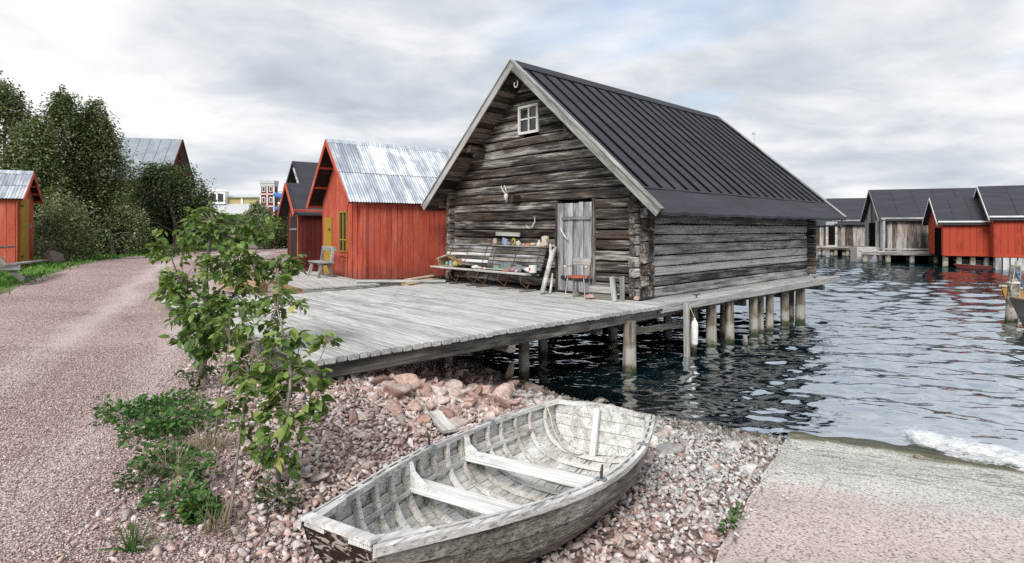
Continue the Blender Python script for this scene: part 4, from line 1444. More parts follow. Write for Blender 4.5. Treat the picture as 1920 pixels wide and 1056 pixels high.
# chair
ch = in_barn('metal_chair', -0.78, 1.02, 0, 0.35, 'old metal chair with red seat and rusty back posts by the door', 'chair')
st_ = MB()
st_.lathe([(0.19, 0.425), (0.205, 0.435), (0.205, 0.455), (0.19, 0.465)], n=18)
so = st_.build('seat', D['seat_red'], ch)
so.scale = (1.0, 1.12, 1)
for sx in (-1, 1):
    MB().tube([(-0.20, 0.21 * sx, 0.0), (-0.17, 0.19 * sx, 0.25), (-0.155, 0.17 * sx, 0.43)], 0.012, 7).build('leg', D['steel_tube'], ch)
    MB().tube([(0.22, 0.19 * sx, 0.0), (0.18, 0.18 * sx, 0.25), (0.165, 0.17 * sx, 0.44)], 0.012, 7).build('leg', D['steel_tube'], ch)
    MB().tube([(0.165, 0.185 * sx, 0.42), (0.18, 0.19 * sx, 0.60), (0.215, 0.20 * sx, 0.83)], 0.014, 7).build('back_post', D['rust'], ch)
    MB().tube([(-0.15, 0.215 * sx, 0.43), (-0.16, 0.225 * sx, 0.64), (-0.13, 0.225 * sx, 0.665), (0.18, 0.205 * sx, 0.64)], 0.011, 6).build('armrest', D['steel_tube'], ch)
    MB().lathe([(0.0, -0.02), (0.022, -0.01), (0.022, 0.012), (0.0, 0.02)], (-0.165, 0.225 * sx, 0.66), 8).build('arm_knob', D['fender_white'], ch)
plank('backrest', (0.195, 0.20, 0.745), (0.195, -0.20, 0.745), 0.018, 0.145, D['barge_grey'], ch, seg=1)
# leaning planks and low crate right of the chair
cr_ = in_barn('low_crate', -0.42, 0.62, 0, 0.2, 'low grey plank crate between the chair and the boathouse corner', 'crate')
plank('front_board', (-0.12, 0.30, 0.20), (-0.12, -0.20, 0.20), 0.02, 0.13, D['deck_grey'], cr_, seg=1)
plank('front_board', (-0.12, 0.30, 0.06), (-0.12, -0.20, 0.06), 0.02, 0.10, D['beam_grey'], cr_, seg=1)
plank('top_board', (0, 0.30, 0.28), (0, -0.20, 0.28), 0.26, 0.02, D['beam_grey'], cr_, seg=1)
plank('rear_board', (0.12, 0.30, 0.14), (0.12, -0.20, 0.14), 0.02, 0.25, D['beam_grey'], cr_, seg=1)
for (a, b, lab) in (((-0.62, 0.24, 0.0), (-0.44, 0.44, 0.46), 'grey plank leaning on the low crate, nearer the chair'),
                    ((-0.38, 0.24, 0.0), (-0.26, 0.33, 0.46), 'grey plank leaning on the low crate, nearer the boathouse corner')):
    o = plank('leaning_plank', barn_pt(*a), barn_pt(*b), 0.03, 0.105, D['barge_grey'], None, up=barn_pt(0, 1, 0) - barn_pt(0, 0, 0), seg=2)
    tag(o, lab, 'plank', 'planks leaning by the chair')
thing1('stone', lump(81, 0.10, (1, 1.1, 0.8)), 'granite', -0.45, 1.36, 0.055, 'grey stone on the deck at the foot of the door', 'stone')
thing1('stone', lump(82, 0.09, (1, 1.4, 0.6)), 'item_pink', -0.62, 0.86, 0.04, 'pinkish stone on the deck under the chair', 'stone')
thing1('stone', lump(83, 0.07, (1, 1, 0.8)), 'item_pink', -0.16, 0.06, 0.045, 'reddish stone at the foot of the boathouse corner logs', 'stone')

# rough planks between the boathouse and the red shed
for (a, b, wd, th, mt_, lab) in (((-1.9, 5.7, 0.03), (-0.55, 6.3, 0.05), 0.22, 0.05, 'raw_wood', 'broken yellowish plank on the deck below the bench end'),
                                 ((-1.5, 6.35, 0.05), (-0.4, 6.62, 0.10), 0.14, 0.06, 'item_beige', 'splintered pale timber lying behind the yellowish plank')):
    o = plank('loose_timber', barn_pt(*a), barn_pt(*b), wd, th, D[mt_], None, seg=4, wob=0.012, bev=0.25)
    tag(o, lab, 'timber')

# ------------------------------------------------------------------ rowing boat on the beach
BL = 2.95
bow = Vector((-0.70, 2.64, -0.460)); stern = Vector((0.765, 5.18, -0.745))
bx_ = (stern - bow).normalized()
by_ = Vector((0, 0, 1)).cross(bx_).normalized()
bz_ = bx_.cross(by_)
boat = empty('rowing_boat', label='weathered white clinker rowing boat with two thwarts lying on the stony beach', cat='rowing boat')
BM = Matrix((bx_, by_, bz_)).transposed().to_4x4()
BM.translation = bow
boat.matrix_basis = BM


def b_half(s): return float(np.interp(s, [0, .08, .18, .3, .45, .6, .75, .88, 1.0], [.215, .315, .43, .545, .635, .66, .64, .57, .47]))
def b_sheer(s): return float(np.interp(s, [0, .15, .35, .55, .75, 1.0], [.50, .46, .43, .42, .44, .49]))
def b_keel(s): return float(np.interp(s, [0, .08, .2, .35, .6, .8, 1.0], [.20, .12, .045, .0, .0, .03, .10]))


def smooth_fn(f):
    xs = np.linspace(0, 1, 81)
    ys = np.array([f(x) for x in xs])
    for _ in range(14):
        ys[1:-1] = 0.25 * ys[:-2] + 0.5 * ys[1:-1] + 0.25 * ys[2:]
    return lambda s: float(np.interp(s, xs, ys))


b_half, b_sheer, b_keel = smooth_fn(b_half), smooth_fn(b_sheer), smooth_fn(b_keel)


def S(s, t):
    """hull surface; t in [-1, 1], sign = side"""
    a = abs(t)
    y = b_half(s) * math.sin(math.pi / 2 * min(a, 1.0) ** 0.75) * (1 if t >= 0 else -1)
    z = b_keel(s) + (b_sheer(s) - b_keel(s)) * a ** 2.0
    x = BL * s - 0.20 * a ** 1.5 * (1 - s) ** 5 + 0.11 * a * s ** 7
    return Vector((x, y, z))


def SN(s, t):
    e = 1e-3
    sgn = 1 if t >= 0 else -1
    t0 = t if abs(t) > 0.02 else 0.02 * sgn
    ds = S(min(s + e, 1), t0) - S(max(s - e, 0), t0)
    dt = S(s, t0 + e * sgn) - S(s, t0 - e * sgn)
    n = ds.cross(dt)
    n.normalize()
    if n.z > 0.02 or n.y * sgn < -0.05:
        n = -n
    return n


NS = 30
K = 6
for side in (1, -1):
    for k in range(K):
        t0, t1 = k / K, (k + 1) / K
        tl = max(t0 - 0.012, 0.0)
        outer, inner = [], []
        for i in range(NS + 1):
            s = i / NS
            ro_, ri_ = [], []
            for j in range(4):
                t = tl + (t1 - tl) * j / 3
                n = SN(s, side * max(t, 0.02))
                off = 0.016 * (1 - j / 3) + 0.002
                p = S(s, side * t)
                ro_.append(p + n * off)
                ri_.append(p + n * (off - 0.012))
            outer.append(ro_); inner.append(ri_)
        m = MB()
        m.grid(outer)
        nf = len(m.f)
        m.grid(inner)
        nf2 = len(m.f)
        m.grid([[outer[i][0], inner[i][0]] for i in range(NS + 1)])
        m.grid([[outer[i][-1], inner[i][-1]] for i in range(NS + 1)])
        me = bpy.data.meshes.new('strake')
        me.from_pydata(m.v, [], m.f)
        me.materials.append(D['boat_hull']); me.materials.append(D['boat_white'])
        mi = [0] * nf + [1] * (nf2 - nf) + [0] * (len(m.f) - nf2)
        me.polygons.foreach_set('material_index', mi)
        me.polygons.foreach_set('use_smooth', [True] * len(m.f))
        me.update()
        link('strake', me, boat)
# keel
kl = MB()
kl.grid([[S(i / 20, 0) + Vector((0, yy, zz)) for yy, zz in ((-0.02, 0.005), (-0.02, -0.05), (0.02, -0.05), (0.02, 0.005))] for i in range(21)])
kl.build('keel', D['boat_hull'], boat)
# ribs
for i, s in enumerate(np.linspace(0.055, 0.945, 15)):
    m = MB()
    rows = []
    for j in range(-16, 17):
        t = j / 16 * 0.985
        n = SN(s, t if abs(t) > 0.05 else 0.05)
        if abs(t) < 0.12:
            n = Vector((0, 0, -1))
        p = S(s, t)
        a, b = p - n * 0.008, p - n * 0.040
        hw = 0.016
        rows.append([a + Vector((-hw, 0, 0)), b + Vector((-hw * .8, 0, 0)), b + Vector((hw * .8, 0, 0)), a + Vector((hw, 0, 0))])
    m.grid(rows)
    m.build('rib', D['boat_rib'], boat)


def sweep(name, fn, prof, mat, s0=0.0, s1=1.0, n=40, smooth=False):
    m = MB()
    rows = []
    for i in range(n + 1):
        s = s0 + (s1 - s0) * i / n
        p, out = fn(s)
        rows.append([p + out * a + Vector((0, 0, b)) for a, b in prof] + [p + out * prof[0][0] + Vector((0, 0, prof[0][1]))])
    m.grid(rows)
    for r in (rows[0], rows[-1]):
        m.add(r[:-1], [tuple(range(len(r) - 1))])
    return m.build(name, D[mat], boat, smooth=smooth)


for side in (1, -1):
    def rail(s, side=side):
        p = S(s, side)
        q = S(min(s + .01, 1), side) - S(max(s - .01, 0), side)
        out = Vector((q.y, -q.x, 0)).normalized()
        if out.y * side < 0:
            out = -out
        return p, out
    sweep('outwale', rail, [(0.004, 0.012), (0.028, 0.006), (0.028, -0.030), (0.010, -0.040)], 'boat_white')
    sweep('inwale', rail, [(-0.014, 0.012), (-0.036, 0.012), (-0.036, -0.022), (-0.014, -0.022)], 'boat_white', 0.01, 0.99)
    for s in np.linspace(0.045, 0.955, 19):
        p, out = rail(s)
        q = S(s + .012, side) - S(s - .012, side)
        q.normalize()
        MB().bar(p + q * -0.022 + out * -0.006 + Vector((0, 0, -0.008)), p + q * 0.022 + out * -0.006 + Vector((0, 0, -0.008)), 0.026, 0.034).build('rail_block', D['boat_white'], boat)
    # corner knees at bow and stern
    for (s_a, s_b, sg) in ((0.0, 0.085, 1), (1.0, 0.945, -1)):
        c = S(s_a, side)
        along = [rail(s_a + (s_b - s_a) * q / 5)[0] for q in range(6)]
        e = Vector((c.x + sg * 0.02, c.y * 0.35, c.z + 0.012))
        e0 = Vector((c.x - sg * 0.0, c.y * 0.35, c.z + 0.012))
        poly = [p + Vector((0, -side * 0.01, 0.016)) for p in along]
        inner_ = [along[-1] + Vector((0, -side * 0.05, 0.016)), c + Vector((sg * 0.065, -side * 0.05, 0.016)), e + Vector((sg * 0.01, 0, 0.004))]
        MB().prism(poly + inner_ + [e0], (0, 0, -0.032)).build('corner_knee', D['boat_white'], boat)

# transoms
def transom(s, nboards, matn, x_in, name, crown):
    root = None
    zs0, zs1 = b_keel(s), b_sheer(s)
    for k in range(nboards):
        za, zb_ = zs0 + (zs1 - zs0) * k / nboards, zs0 + (zs1 - zs0) * (k + 1) / nboards - 0.004
        right, left = [], []
        for j in range(6):
            z = za + (zb_ - za) * j / 5
            t = math.sqrt(max(0, (z - zs0) / (zs1 - zs0)))
            p = S(s, t)
            right.append(Vector((p.x, p.y * 0.985, p.z)))
            left.append(Vector((p.x, -p.y * 0.985, p.z)))
        topm = []
        if k == nboards - 1:
            for q in range(1, 8):
                f = q / 8
                a = right[-1].lerp(left[-1], f)
                topm.append(a + Vector((0, 0, crown * math.sin(math.pi * f))))
        MB().prism(right + topm + left[::-1], (x_in, 0, 0)).build(name, D[matn], boat)


transom(1.0, 4, 'boat_white', -0.035, 'stern_board', 0.045)
transom(0.0, 1, 'boat_bow', 0.04, 'bow_board', 0.012)
# bow cap and stern post
pc = S(0, 1); pd = S(0, -1)
MB().bar(pc + Vector((0.015, 0, 0.02)), pd + Vector((0.015, 0, 0.02)), 0.055, 0.022).build('bow_cap', D['boat_white'], boat)
plank('stern_post', (BL + 0.02, 0.02, b_sheer(1) + 0.005), (BL - 0.10, 0.0, 0.10), 0.055, 0.05, D['boat_seat'], boat, up=(1, 0, 0), seg=2)
# thwarts with knees
for s, hgt_ in ((0.335, 0.265), (0.60, 0.25)):
    y = b_half(s) * 0.93
    th_ = plank('thwart', (BL * s, -y, hgt_), (BL * s, y, hgt_), 0.19, 0.030, D['boat_seat'], boat, seg=4, wob=0.002, bev=0.2)
    for sd in (1, -1):
        for dx in (-0.055,):
            yo = b_half(s) * 0.97
            zt = b_sheer(s) - 0.01
            poly = [(BL * s + dx - .02, sd * yo, zt), (BL * s + dx - .02, sd * (yo - 0.03), zt), (BL * s + dx - .02, sd * (yo - 0.06), hgt_ + 0.10),
                    (BL * s + dx - .02, sd * (yo - 0.14), hgt_ + 0.05), (BL * s + dx - .02, sd * (yo - 0.24), hgt_ + 0.015), (BL * s + dx - .02, sd * (yo - 0.03), hgt_ + 0.015)]
            MB().prism(poly, (0.04, 0, 0)).build('thwart_knee', D['boat_seat'], boat)
# stringer (riser) below the thwarts
for side in (1, -1):
    m = MB(); rows = []
    for i in range(25):
        s = 0.12 + 0.76 * i / 24
        t = side * 0.73
        p = S(s, t); n = SN(s, t)
        rows.append([p - n * 0.03 + Vector((0, 0, .016)), p - n * 0.045 + Vector((0, 0, .014)), p - n * 0.045 - Vector((0, 0, .014)), p - n * .03 - Vector((0, 0, .016))])
    m.grid(rows)
    m.build('riser', D['boat_rib'], boat)
# rowlock plates and pins
for side, s in ((1, 0.43), (1, 0.71), (-1, 0.47), (-1, 0.76)):
    p = S(s, side)
    m = MB(); m.box(p + Vector((0, -side * 0.004, 0.016)), (0.05, 0.066, 0.006)); m.box(p + Vector((0, -side * 0.041, -0.015)), (0.045, 0.006, 0.055))
    pl_ = m.build('rowlock_plate', D['seam_metal'], boat)
    if (side, s) in ((1, 0.43), (-1, 0.47)):
        MB().tube([p + Vector((0, 0, 0.0)), p + Vector((-0.005, 0, 0.05)), p + Vector((-0.02, 0.01 * side, 0.11))], [0.008, 0.011, 0.006], 7).build('rowlock_pin', D['iron'], pl_)
# limp rope in the stern
rp = [Vector((BL * .955, b_half(.96) - 0.03, b_sheer(.96) + 0.01)), Vector((BL * .95, b_half(.95) - 0.10, .40)), Vector((BL * .945, b_half(.95) - 0.14, .30)), Vector((BL * .93, .25, .175)),
      Vector((BL * .93, .12, .13)), Vector((BL * .945, .05, .16)), Vector((BL * .975, .10, .30)), Vector((BL * .985, .17, .40)), Vector((BL * .985, .22, .42)), Vector((BL * .98, .23, .36)), Vector((BL * .965, .17, .24))]
def catmull(P, n=6):
    out = []
    for i in range(len(P) - 1):
        p0, p1, p2, p3 = P[max(i - 1, 0)], P[i], P[i + 1], P[min(i + 2, len(P) - 1)]
        for k in range(n):
            t = k / n
            out.append(0.5 * ((2 * p1) + (p2 - p0) * t + (2 * p0 - 5 * p1 + 4 * p2 - p3) * t * t + (3 * p1 - p0 - 3 * p2 + p3) * t ** 3))
    out.append(P[-1])
    return out
ropeo = MB().tube(catmull(rp), 0.0075, 6).build('mooring_rope', D['rope'], None, BM, smooth=True)
tag(ropeo, 'limp pale rope looped in the stern of the rowing boat', 'rope')

# ------------------------------------------------------------------ generic gabled sheds


def house(name, corner, ang, L, W, zb, ze, zr, label, wall='red_paint', bw=0.17, ovg=0.35, ove=0.25, roof='felt', core='unlit_black', cat='shed',
          batten=False, far_gable=False, group=None, barge='red_paint', nseam=8, side_door=None, skip_gable=None, t=0.022, corr=0.076, up_z=0.0, side_w=False):
    o = empty(name, (corner[0], corner[1], up_z), ang, label, cat, group)
    sl = (zr - ze) / (W / 2)
    c_, s_ = 1 / math.sqrt(1 + sl * sl), sl / math.sqrt(1 + sl * sl)
    m = MB()
    m.prism([(0.02, 0.02, zb), (0.02, W - .02, zb), (0.02, W - .02, ze - .06), (0.02, W / 2, zr - .08), (0.02, 0.02, ze - .06)], (L - .04, 0, 0))
    m.build('wall', D[core], o)  # near-black core added to block light; also forms the unboarded sides
    n = max(2, round(L / bw))
    for i in range(n):
        x = (i + .5) * L / n
        plank('board', (x, -0.012 - 0.004 * (i % 2), zb - random.uniform(0, .02)), (x, -0.012 - 0.004 * (i % 2), ze - 0.03), L / n - 0.011, t, D[wall], o, up=(0, -1, 0), seg=1, nvar=2)
        if side_w:
            plank('board', (x, W + 0.012 + 0.004 * (i % 2), zb - random.uniform(0, .02)), (x, W + 0.012 + 0.004 * (i % 2), ze - 0.03), L / n - 0.006, t, D[wall], o, up=(0, 1, 0), seg=1, nvar=2)
        if batten:
            plank('batten', (i * L / n, -0.034, zb), (i * L / n, -0.034, ze - 0.03), 0.045, 0.02, D[wall], o, up=(0, -1, 0), seg=1, nvar=1)
    n = max(2, round(W / bw))
    ends = [0] + ([1] if far_gable else [])
    for e in ends:
        for i in range(n):
            y = (i + .5) * W / n
            if skip_gable and skip_gable[0] < y < skip_gable[1]:
                zlo = skip_gable[2]
            else:
                zlo = zb - random.uniform(0, .02)
            zt = ze + sl * min(y, W - y) - 0.06
            if zt - zlo < 0.1:
                continue
            x = -0.012 - 0.004 * (i % 2) if e == 0 else L + 0.012 + 0.004 * (i % 2)
            M, LL = frame((x, y, zlo), (x, y, zt), (-1 if e == 0 else 1, 0, 0))
            c1 = (-sl if y < W / 2 else sl) * (1 if e == 0 else -1)
            if abs(y - W / 2) < W / n * .4:
                c1 = 0
            me = plank_mesh(LL, W / n - .011, t, D[wall], 1, .12, 0, (0, c1), 0)
            link('board', me, o, M)
    # roof
    for side in (-1, 1):
        ye = -ove if side < 0 else W + ove
        run = W / 2 + ove
        if roof == 'corr':
            ns = max(1, round((L + 2 * ovg) / 0.86))
            half = run * 0.55
            for r_, (d0, d1, dz) in enumerate(((half - 0.08, run, 0.0), (0.0, half, 0.014))):
                for i in range(ns):
                    x0 = -ovg + (L + 2 * ovg) * i / ns
                    x1 = -ovg + (L + 2 * ovg) * (i + 1) / ns + 0.02
                    nx = int((x1 - x0) / corr * 6)
                    P = []
                    for a in range(nx + 1):
                        x = x0 + (x1 - x0) * a / nx
                        hh = 0.013 * math.sin(2 * math.pi * x / corr) + 0.003 * (i % 2)
                        P.append([Vector((x, W / 2 + side * d + side * s_ * (hh + dz), zr - sl * d + c_ * (hh + dz) + 0.03)) for d in (d0, (d0 + d1) / 2, d1)])
                    MB().grid(P).build('roof_sheet', D['galvanised'], o, smooth=True)
            rm = MB()
            rm.bar((-ovg, W / 2 + side * 0.07, zr - sl * 0.07 + 0.055), (L + ovg, W / 2 + side * 0.07, zr - sl * 0.07 + 0.055), 0.17, 0.008, (0, side * s_, c_))
            rm.build('ridge_flashing', D['galvanised'], o)
        else:
            m = MB()
            a = Vector((-ovg, W / 2, zr + .02)); b = Vector((-ovg, ye, zr + .02 - sl * run))
            m.prism([a, b, b - Vector((0, 0, .06)), a - Vector((0, 0, .06))], (L + 2 * ovg, 0, 0))
            mm = {'felt': 'felt', 'seam': 'seam_metal', 'white': 'roof_white'}[roof]
            m.build('roof', D[mm], o)
            if nseam:
                for i in range(nseam + 1):
                    x = -ovg + 0.06 + (L + 2 * ovg - 0.12) * i / nseam
                    m = MB()
                    n_ = Vector((0, side * s_, c_))
                    a = Vector((x, W / 2 + side * .05, zr + .02 - sl * .05)); b = Vector((x, ye, zr + .02 - sl * run))
                    m.bar(a + n_ * .012, b + n_ * .012, 0.05, 0.035, n_)
                    m.build('roof_seam', D[mm], o)
        # barge boards, and a dark lining added so the overhang's underside reads shaded
        for xe, sg in ((-ovg, -1), (L + ovg, 1)):
            a = Vector((xe, W / 2, zr - .035)); b = Vector((xe, ye, zr - .035 - sl * run))
            plank('barge_board', a, b, 0.03, 0.13, D[barge], o, up=(0, side * s_, c_), seg=1)
        if roof == 'corr':
            ln = MB()
            a = Vector((-ovg + .02, W / 2, zr - .01)); b = Vector((-ovg + .02, W / 2 + side * (run - .03), zr - .01 - sl * (run - .03)))
            ln.prism([a, b, b - Vector((0, 0, .02)), a - Vector((0, 0, .02))], (L + 2 * ovg - .04, 0, 0))
            ln.build('dark_roof_lining', D['soffit'], o)
            for q in range(4):
                d = 0.12 + (run - 0.2) * q / 3
                plank('purlin', (-ovg + .02, W / 2 + side * d, zr - sl * d - 0.055), (L + ovg - .02, W / 2 + side * d, zr - sl * d - 0.055), 0.07, 0.06, D[barge], o, up=(0, side * s_, c_), seg=1)
    return o


# red shed with the corrugated roof
RS_A = math.atan2(0.585, 0.811)
rsx, rsy = -4.04, 15.40
red = house('red_shed', (rsx, rsy), RS_A, 5.0, 3.35, 0.02, 2.30, 3.98, 'bright red plank shed with shiny corrugated metal roof beside the log boathouse',
            bw=0.165, ovg=0.46, ove=0.20, roof='corr')
red_loc = lambda x, y, z=0: Vector((rsx + x * math.cos(RS_A) - y * math.sin(RS_A), rsy + x * math.sin(RS_A) + y * math.cos(RS_A), z))
for y in (0.22, 0.62, 1.0):
    plank('batten', (-0.045, y + 0.08, 0.02), (-0.045, y + 0.08, 2.3 + 0.7 * y), 0.05, 0.022, D['red_paint'], red, up=(-1, 0, 0), seg=1)
plank('corner_board', (-0.04, 0.0, 0.0), (-0.04, 0.0, 2.28), 0.12, 0.025, D['red_paint'], red, up=(-1, 0, 0), seg=1)
plank('corner_board', (0.03, -0.045, 0.0), (0.03, -0.045, 2.25), 0.12, 0.025, D['red_paint'], red, up=(0, -1, 0), seg=1)
rw_ = MB()
for y in (1.06, 1.66):
    rw_.box((-0.05, y, 1.33), (0.06, 0.04, 1.16))
for z in (1.90, 0.76):
    rw_.box((-0.05, 1.36, z), (0.06, 0.56, 0.04))
wf = rw_.build('window', D['yellow_paint'], red)
for y in (1.21, 1.51):
    MB().box((-0.042, y, 1.33), (0.01, 0.26, 1.08)).build('pane', D['glass_dark'], wf)
m = MB(); m.box((-0.055, 1.36, 1.33), (0.035, 0.035, 1.10)); m.box((-0.053, 1.36, 1.10), (0.03, 0.54, 0.035)); m.build('muntin', D['yellow_paint'], wf)
MB().box((-0.034, 1.36, 0.93), (0.01, 0.5, 0.26)).build('curtain', D['curtain'], wf)
dr = MB()
dr.box((-0.05, 2.72, 0.90), (0.05, 0.70, 1.72))
dd = dr.build('door', D['yellow_paint'], red)
MB().box((-0.09, 2.50, 1.40), (0.04, 0.12, 0.05)).build('hinge', D['iron'], dd)
MB().box((-0.09, 2.50, 0.40), (0.04, 0.12, 0.05)).build('hinge', D['iron'], dd)
plank('window_board', (-0.045, 1.0, 0.66), (-0.045, 1.72, 0.66), 0.03, 0.10, D['red_paint'], red, seg=1)
MB().box((-0.05, 1.55, 2.68), (0.04, 0.16, 0.035)).build('hanging_iron', D['iron'], red)
fnd = MB(); fnd.box((2.5, 1.7, -0.2), (4.9, 3.2, 0.40)); fnd.build('foundation', D['granite'], red)

# small deck in front of the shed door
sd = empty('small_deck', (rsx, rsy, 0), RS_A, 'low plank platform in front of the red shed door', 'deck')
for i in range(13):
    x = -1.98 + (i + .5) * 0.142
    plank('plank', (x, -1.5 + random.uniform(-.02, .02), 0.03), (x, 3.7, 0.03), 0.131, 0.034, D['deck_grey'], sd, seg=2, wob=0.002)
plank('edge_beam', (-1.98, -1.46, -0.07), (-0.15, -1.46, -0.07), 0.08, 0.14, D['beam_grey'], sd)
plank('edge_beam', (-1.93, -1.42, -0.07), (-1.93, 3.6, -0.07), 0.08, 0.16, D['raw_wood'], sd)
plank('edge_beam', (-0.2, -1.3, -0.07), (-0.2, 3.6, -0.07), 0.08, 0.16, D['beam_grey'], sd)
o = plank('gangway_board', red_loc(-0.55, -1.0, 0.10), red_loc(1.55, -1.75, 0.05), 0.26, 0.05, D['deck_grey'], None, seg=3, wob=0.003)
tag(o, 'broad grey board bridging the small platform and the wide deck', 'board')

# wooden garden bench
gb = empty('garden_bench', red_loc(-0.62, 1.62, 0.047), RS_A, 'small grey wooden bench with one back rail under the shed window', 'bench')
for x in (-0.14, 0.0, 0.14):
    plank('seat_slat', (x, -0.58, 0.42), (x, 0.52, 0.42), 0.125, 0.04, D['barge_grey'], gb, seg=1)
plank('back_rail', (0.235, -0.66, 0.79), (0.235, 0.60, 0.79), 0.035, 0.14, D['barge_grey'], gb, seg=1)
for y in (-0.46, 0.42):
    plank('leg', (-0.22, y, 0.0), (-0.10, y, 0.41), 0.05, 0.09, D['barge_grey'], gb, up=(1, 0, 0), seg=1)
    plank('leg', (0.20, y, 0.0), (0.06, y, 0.40), 0.05, 0.09, D['barge_grey'], gb, up=(1, 0, 0), seg=1)
    plank('back_post', (0.14, y, 0.36), (0.215, y, 0.84), 0.05, 0.08, D['barge_grey'], gb, up=(1, 0, 0), seg=1)
    plank('seat_bearer', (-0.2, y, 0.375), (0.18, y, 0.375), 0.045, 0.06, D['beam_grey'], gb, seg=1)
pp = at(491, 532, 0.02)
po = MB().tube([(0, 0, -0.25), (0, 0, 0.15), (0.01, 0, 0.50)], [0.085, 0.08, 0.078], 10).build('post', D['raw_wood'])
po.location = pp
tag(po, 'short brown round post beside the small platform', 'post')
lg = MB().tube([(-0.6, 0.2, 0.06), (0, 0, 0.1), (0.5, -0.22, 0.08)], [0.17, 0.19, 0.16], 12).build('log', D['raw_wood'])
lg.location = at(462, 545, -0.1)
tag(lg, 'thick brown log lying on the ground by the short post', 'log')

# dark red shed behind
SB_A = math.atan2(0.58, 0.815)
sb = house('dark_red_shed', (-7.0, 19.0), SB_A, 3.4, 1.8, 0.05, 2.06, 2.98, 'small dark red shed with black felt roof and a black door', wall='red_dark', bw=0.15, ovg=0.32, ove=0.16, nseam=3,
           cat='shed', barge='red_paint')
d_ = MB(); d_.box((-0.06, 0.78, 0.95), (0.05, 0.80, 1.78)); dd = d_.build('door', D['black_door'], sb)
for z in (0.35, 1.4):
    MB().box((-0.095, 0.78, z), (0.02, 0.82, 0.06)).build('hinge_strap', D['seam_metal'], dd)
for y in (0.33, 1.23):
    plank('door_post', (-0.055, y, 0.03), (-0.055, y, 1.95), 0.08, 0.03, D['red_paint'], sb, up=(-1, 0, 0), seg=1)
plank('wall_plate', (-0.3, -0.05, 1.99), (3.4, -0.05, 1.99), 0.10, 0.14, D['red_paint'], sb, seg=1)
plank('sill', (0, -0.06, 0.02), (3.4, -0.06, 0.02), 0.10, 0.16, D['red_dark'], sb, seg=1)

# black roofed log barn further back
cb = house('dark_log_barn', (-9.0, 26.3), math.atan2(0.6, 0.8), 6.0, 4.6, 0.2, 2.6, 4.72, 'dark timber barn with black felt roof behind the dark red shed', wall='soffit', bw=0.24, ovg=0.45, ove=0.35, nseam=6,
           cat='barn', barge='felt')
MB().tube([(-0.5, 1.95, 4.35), (-0.5, 1.2, 3.6), (-0.52, 0.5, 3.0), (-0.5, 0.42, 2.85)], [0.05, 0.06, 0.07, 0.05], 8).build('bargeboard_pole', D['drift'], cb, smooth=True)

# white boat hull stored on its side beside the sheds
hb = empty('stored_boat', at(534, 470, 0.1), R(20), 'white boat hull propped on edge with a dark cover beside the sheds', 'boat')
prof = []
for i in range(13):
    f = i / 12
    prof.append((-0.85 + 1.15 * f, 1.30 - 1.25 * f ** 2.0))
m = MB()
m.grid([[Vector((x, -0.30, z)), Vector((x + 0.06, -0.02, z + 0.06)), Vector((x, 0.30, z))] for x, z in prof])
m.build('hull', D['white_paint'], hb, smooth=True)
m = MB()
m.grid([[Vector((x - 0.10 * math.sin(math.pi * i / 12), -0.22, z - 0.22 * math.sin(math.pi * i / 12))), Vector((x - 0.10 * math.sin(math.pi * i / 12), 0.22, z - 0.22 * math.sin(math.pi * i / 12)))] for i, (x, z) in enumerate(prof)])
m.build('keel_board', D['boat_black'], hb)
plank('cover_plank', (-0.95, 0, 1.34), (0.6, 0, 1.62), 0.6, 0.04, D['felt'], hb, up=(0, 0, 1), seg=1)
plank('prop', (-0.1, 0, 0.0), (0.1, 0, 1.0), 0.08, 0.08, D['black_door'], hb, up=(1, 0, 0), seg=1)

# ------------------------------------------------------------------ left side: outhouse, bench, houses behind the trees
oz = 0.36
OA = math.atan2(-0.46, -0.887)
oh = house('red_outhouse', (-14.98, 17.8), OA, 2.4, 1.7, -0.02, 2.02, 2.74, 'narrow red outhouse with yellow door and corrugated roof at the path edge', bw=0.2, ovg=0.22, ove=0.16, roof='corr', cat='outhouse',
           side_w=True, up_z=oz)
d_ = MB(); d_.box((-0.055, 1.12, 1.0), (0.04, 0.80, 1.9)); dd = d_.build('door', D['yellow_paint'], oh)
for z in (0.25, 1.72):
    MB().box((-0.09, 1.42, z), (0.02, 0.20, 0.05)).build('hinge', D['iron'], dd)
MB().box((-0.085, 0.62, 1.15), (0.03, 0.10, 0.14)).build('lock', D['seam_metal'], dd)
plank('corner_board', (-0.03, 1.70, -0.02), (-0.03, 1.70, 2.0), 0.10, 0.03, D['red_paint'], oh, up=(-1, 0, 0), seg=1)
f_ = MB(); f_.box((1.2, 0.85, -0.12), (2.3, 1.6, 0.22)); f_.build('foundation', D['concrete'], oh)

# picnic bench cut off by the picture edge
pb = empty('picnic_table', at(8, 527, 0.22), R(20), 'grey wooden picnic table leg frame at the path edge below the outhouse', 'picnic table')
plank('leg', (0.35, 0, 0.0), (-0.30, 0, 0.72), 0.05, 0.11, D['beam_grey'], pb, up=(1, 0, 0), seg=1)
plank('leg', (-1.0, 0, 0.0), (-0.45, 0, 0.72), 0.05, 0.11, D['beam_grey'], pb, up=(1, 0, 0), seg=1)
plank('cross_bar', (-1.2, -0.05, 0.30), (0.32, -0.05, 0.30), 0.05, 0.13, D['barge_grey'], pb, seg=1)
plank('table_board', (-0.7, -0.15, 0.74), (-0.7, 1.6, 0.74), 0.6, 0.04, D['beam_grey'], pb, seg=1)
plank('seat_board', (0.15, -0.1, 0.38), (0.15, 1.6, 0.38), 0.24, 0.04, D['beam_grey'], pb, seg=1)
o = plank('fallen_board', at(25, 518, 0.26), at(57, 519, 0.27), 0.14, 0.05, D['beam_grey'], None, seg=1)
tag(o, 'dark board lying in the grass beside the picnic table', 'board')
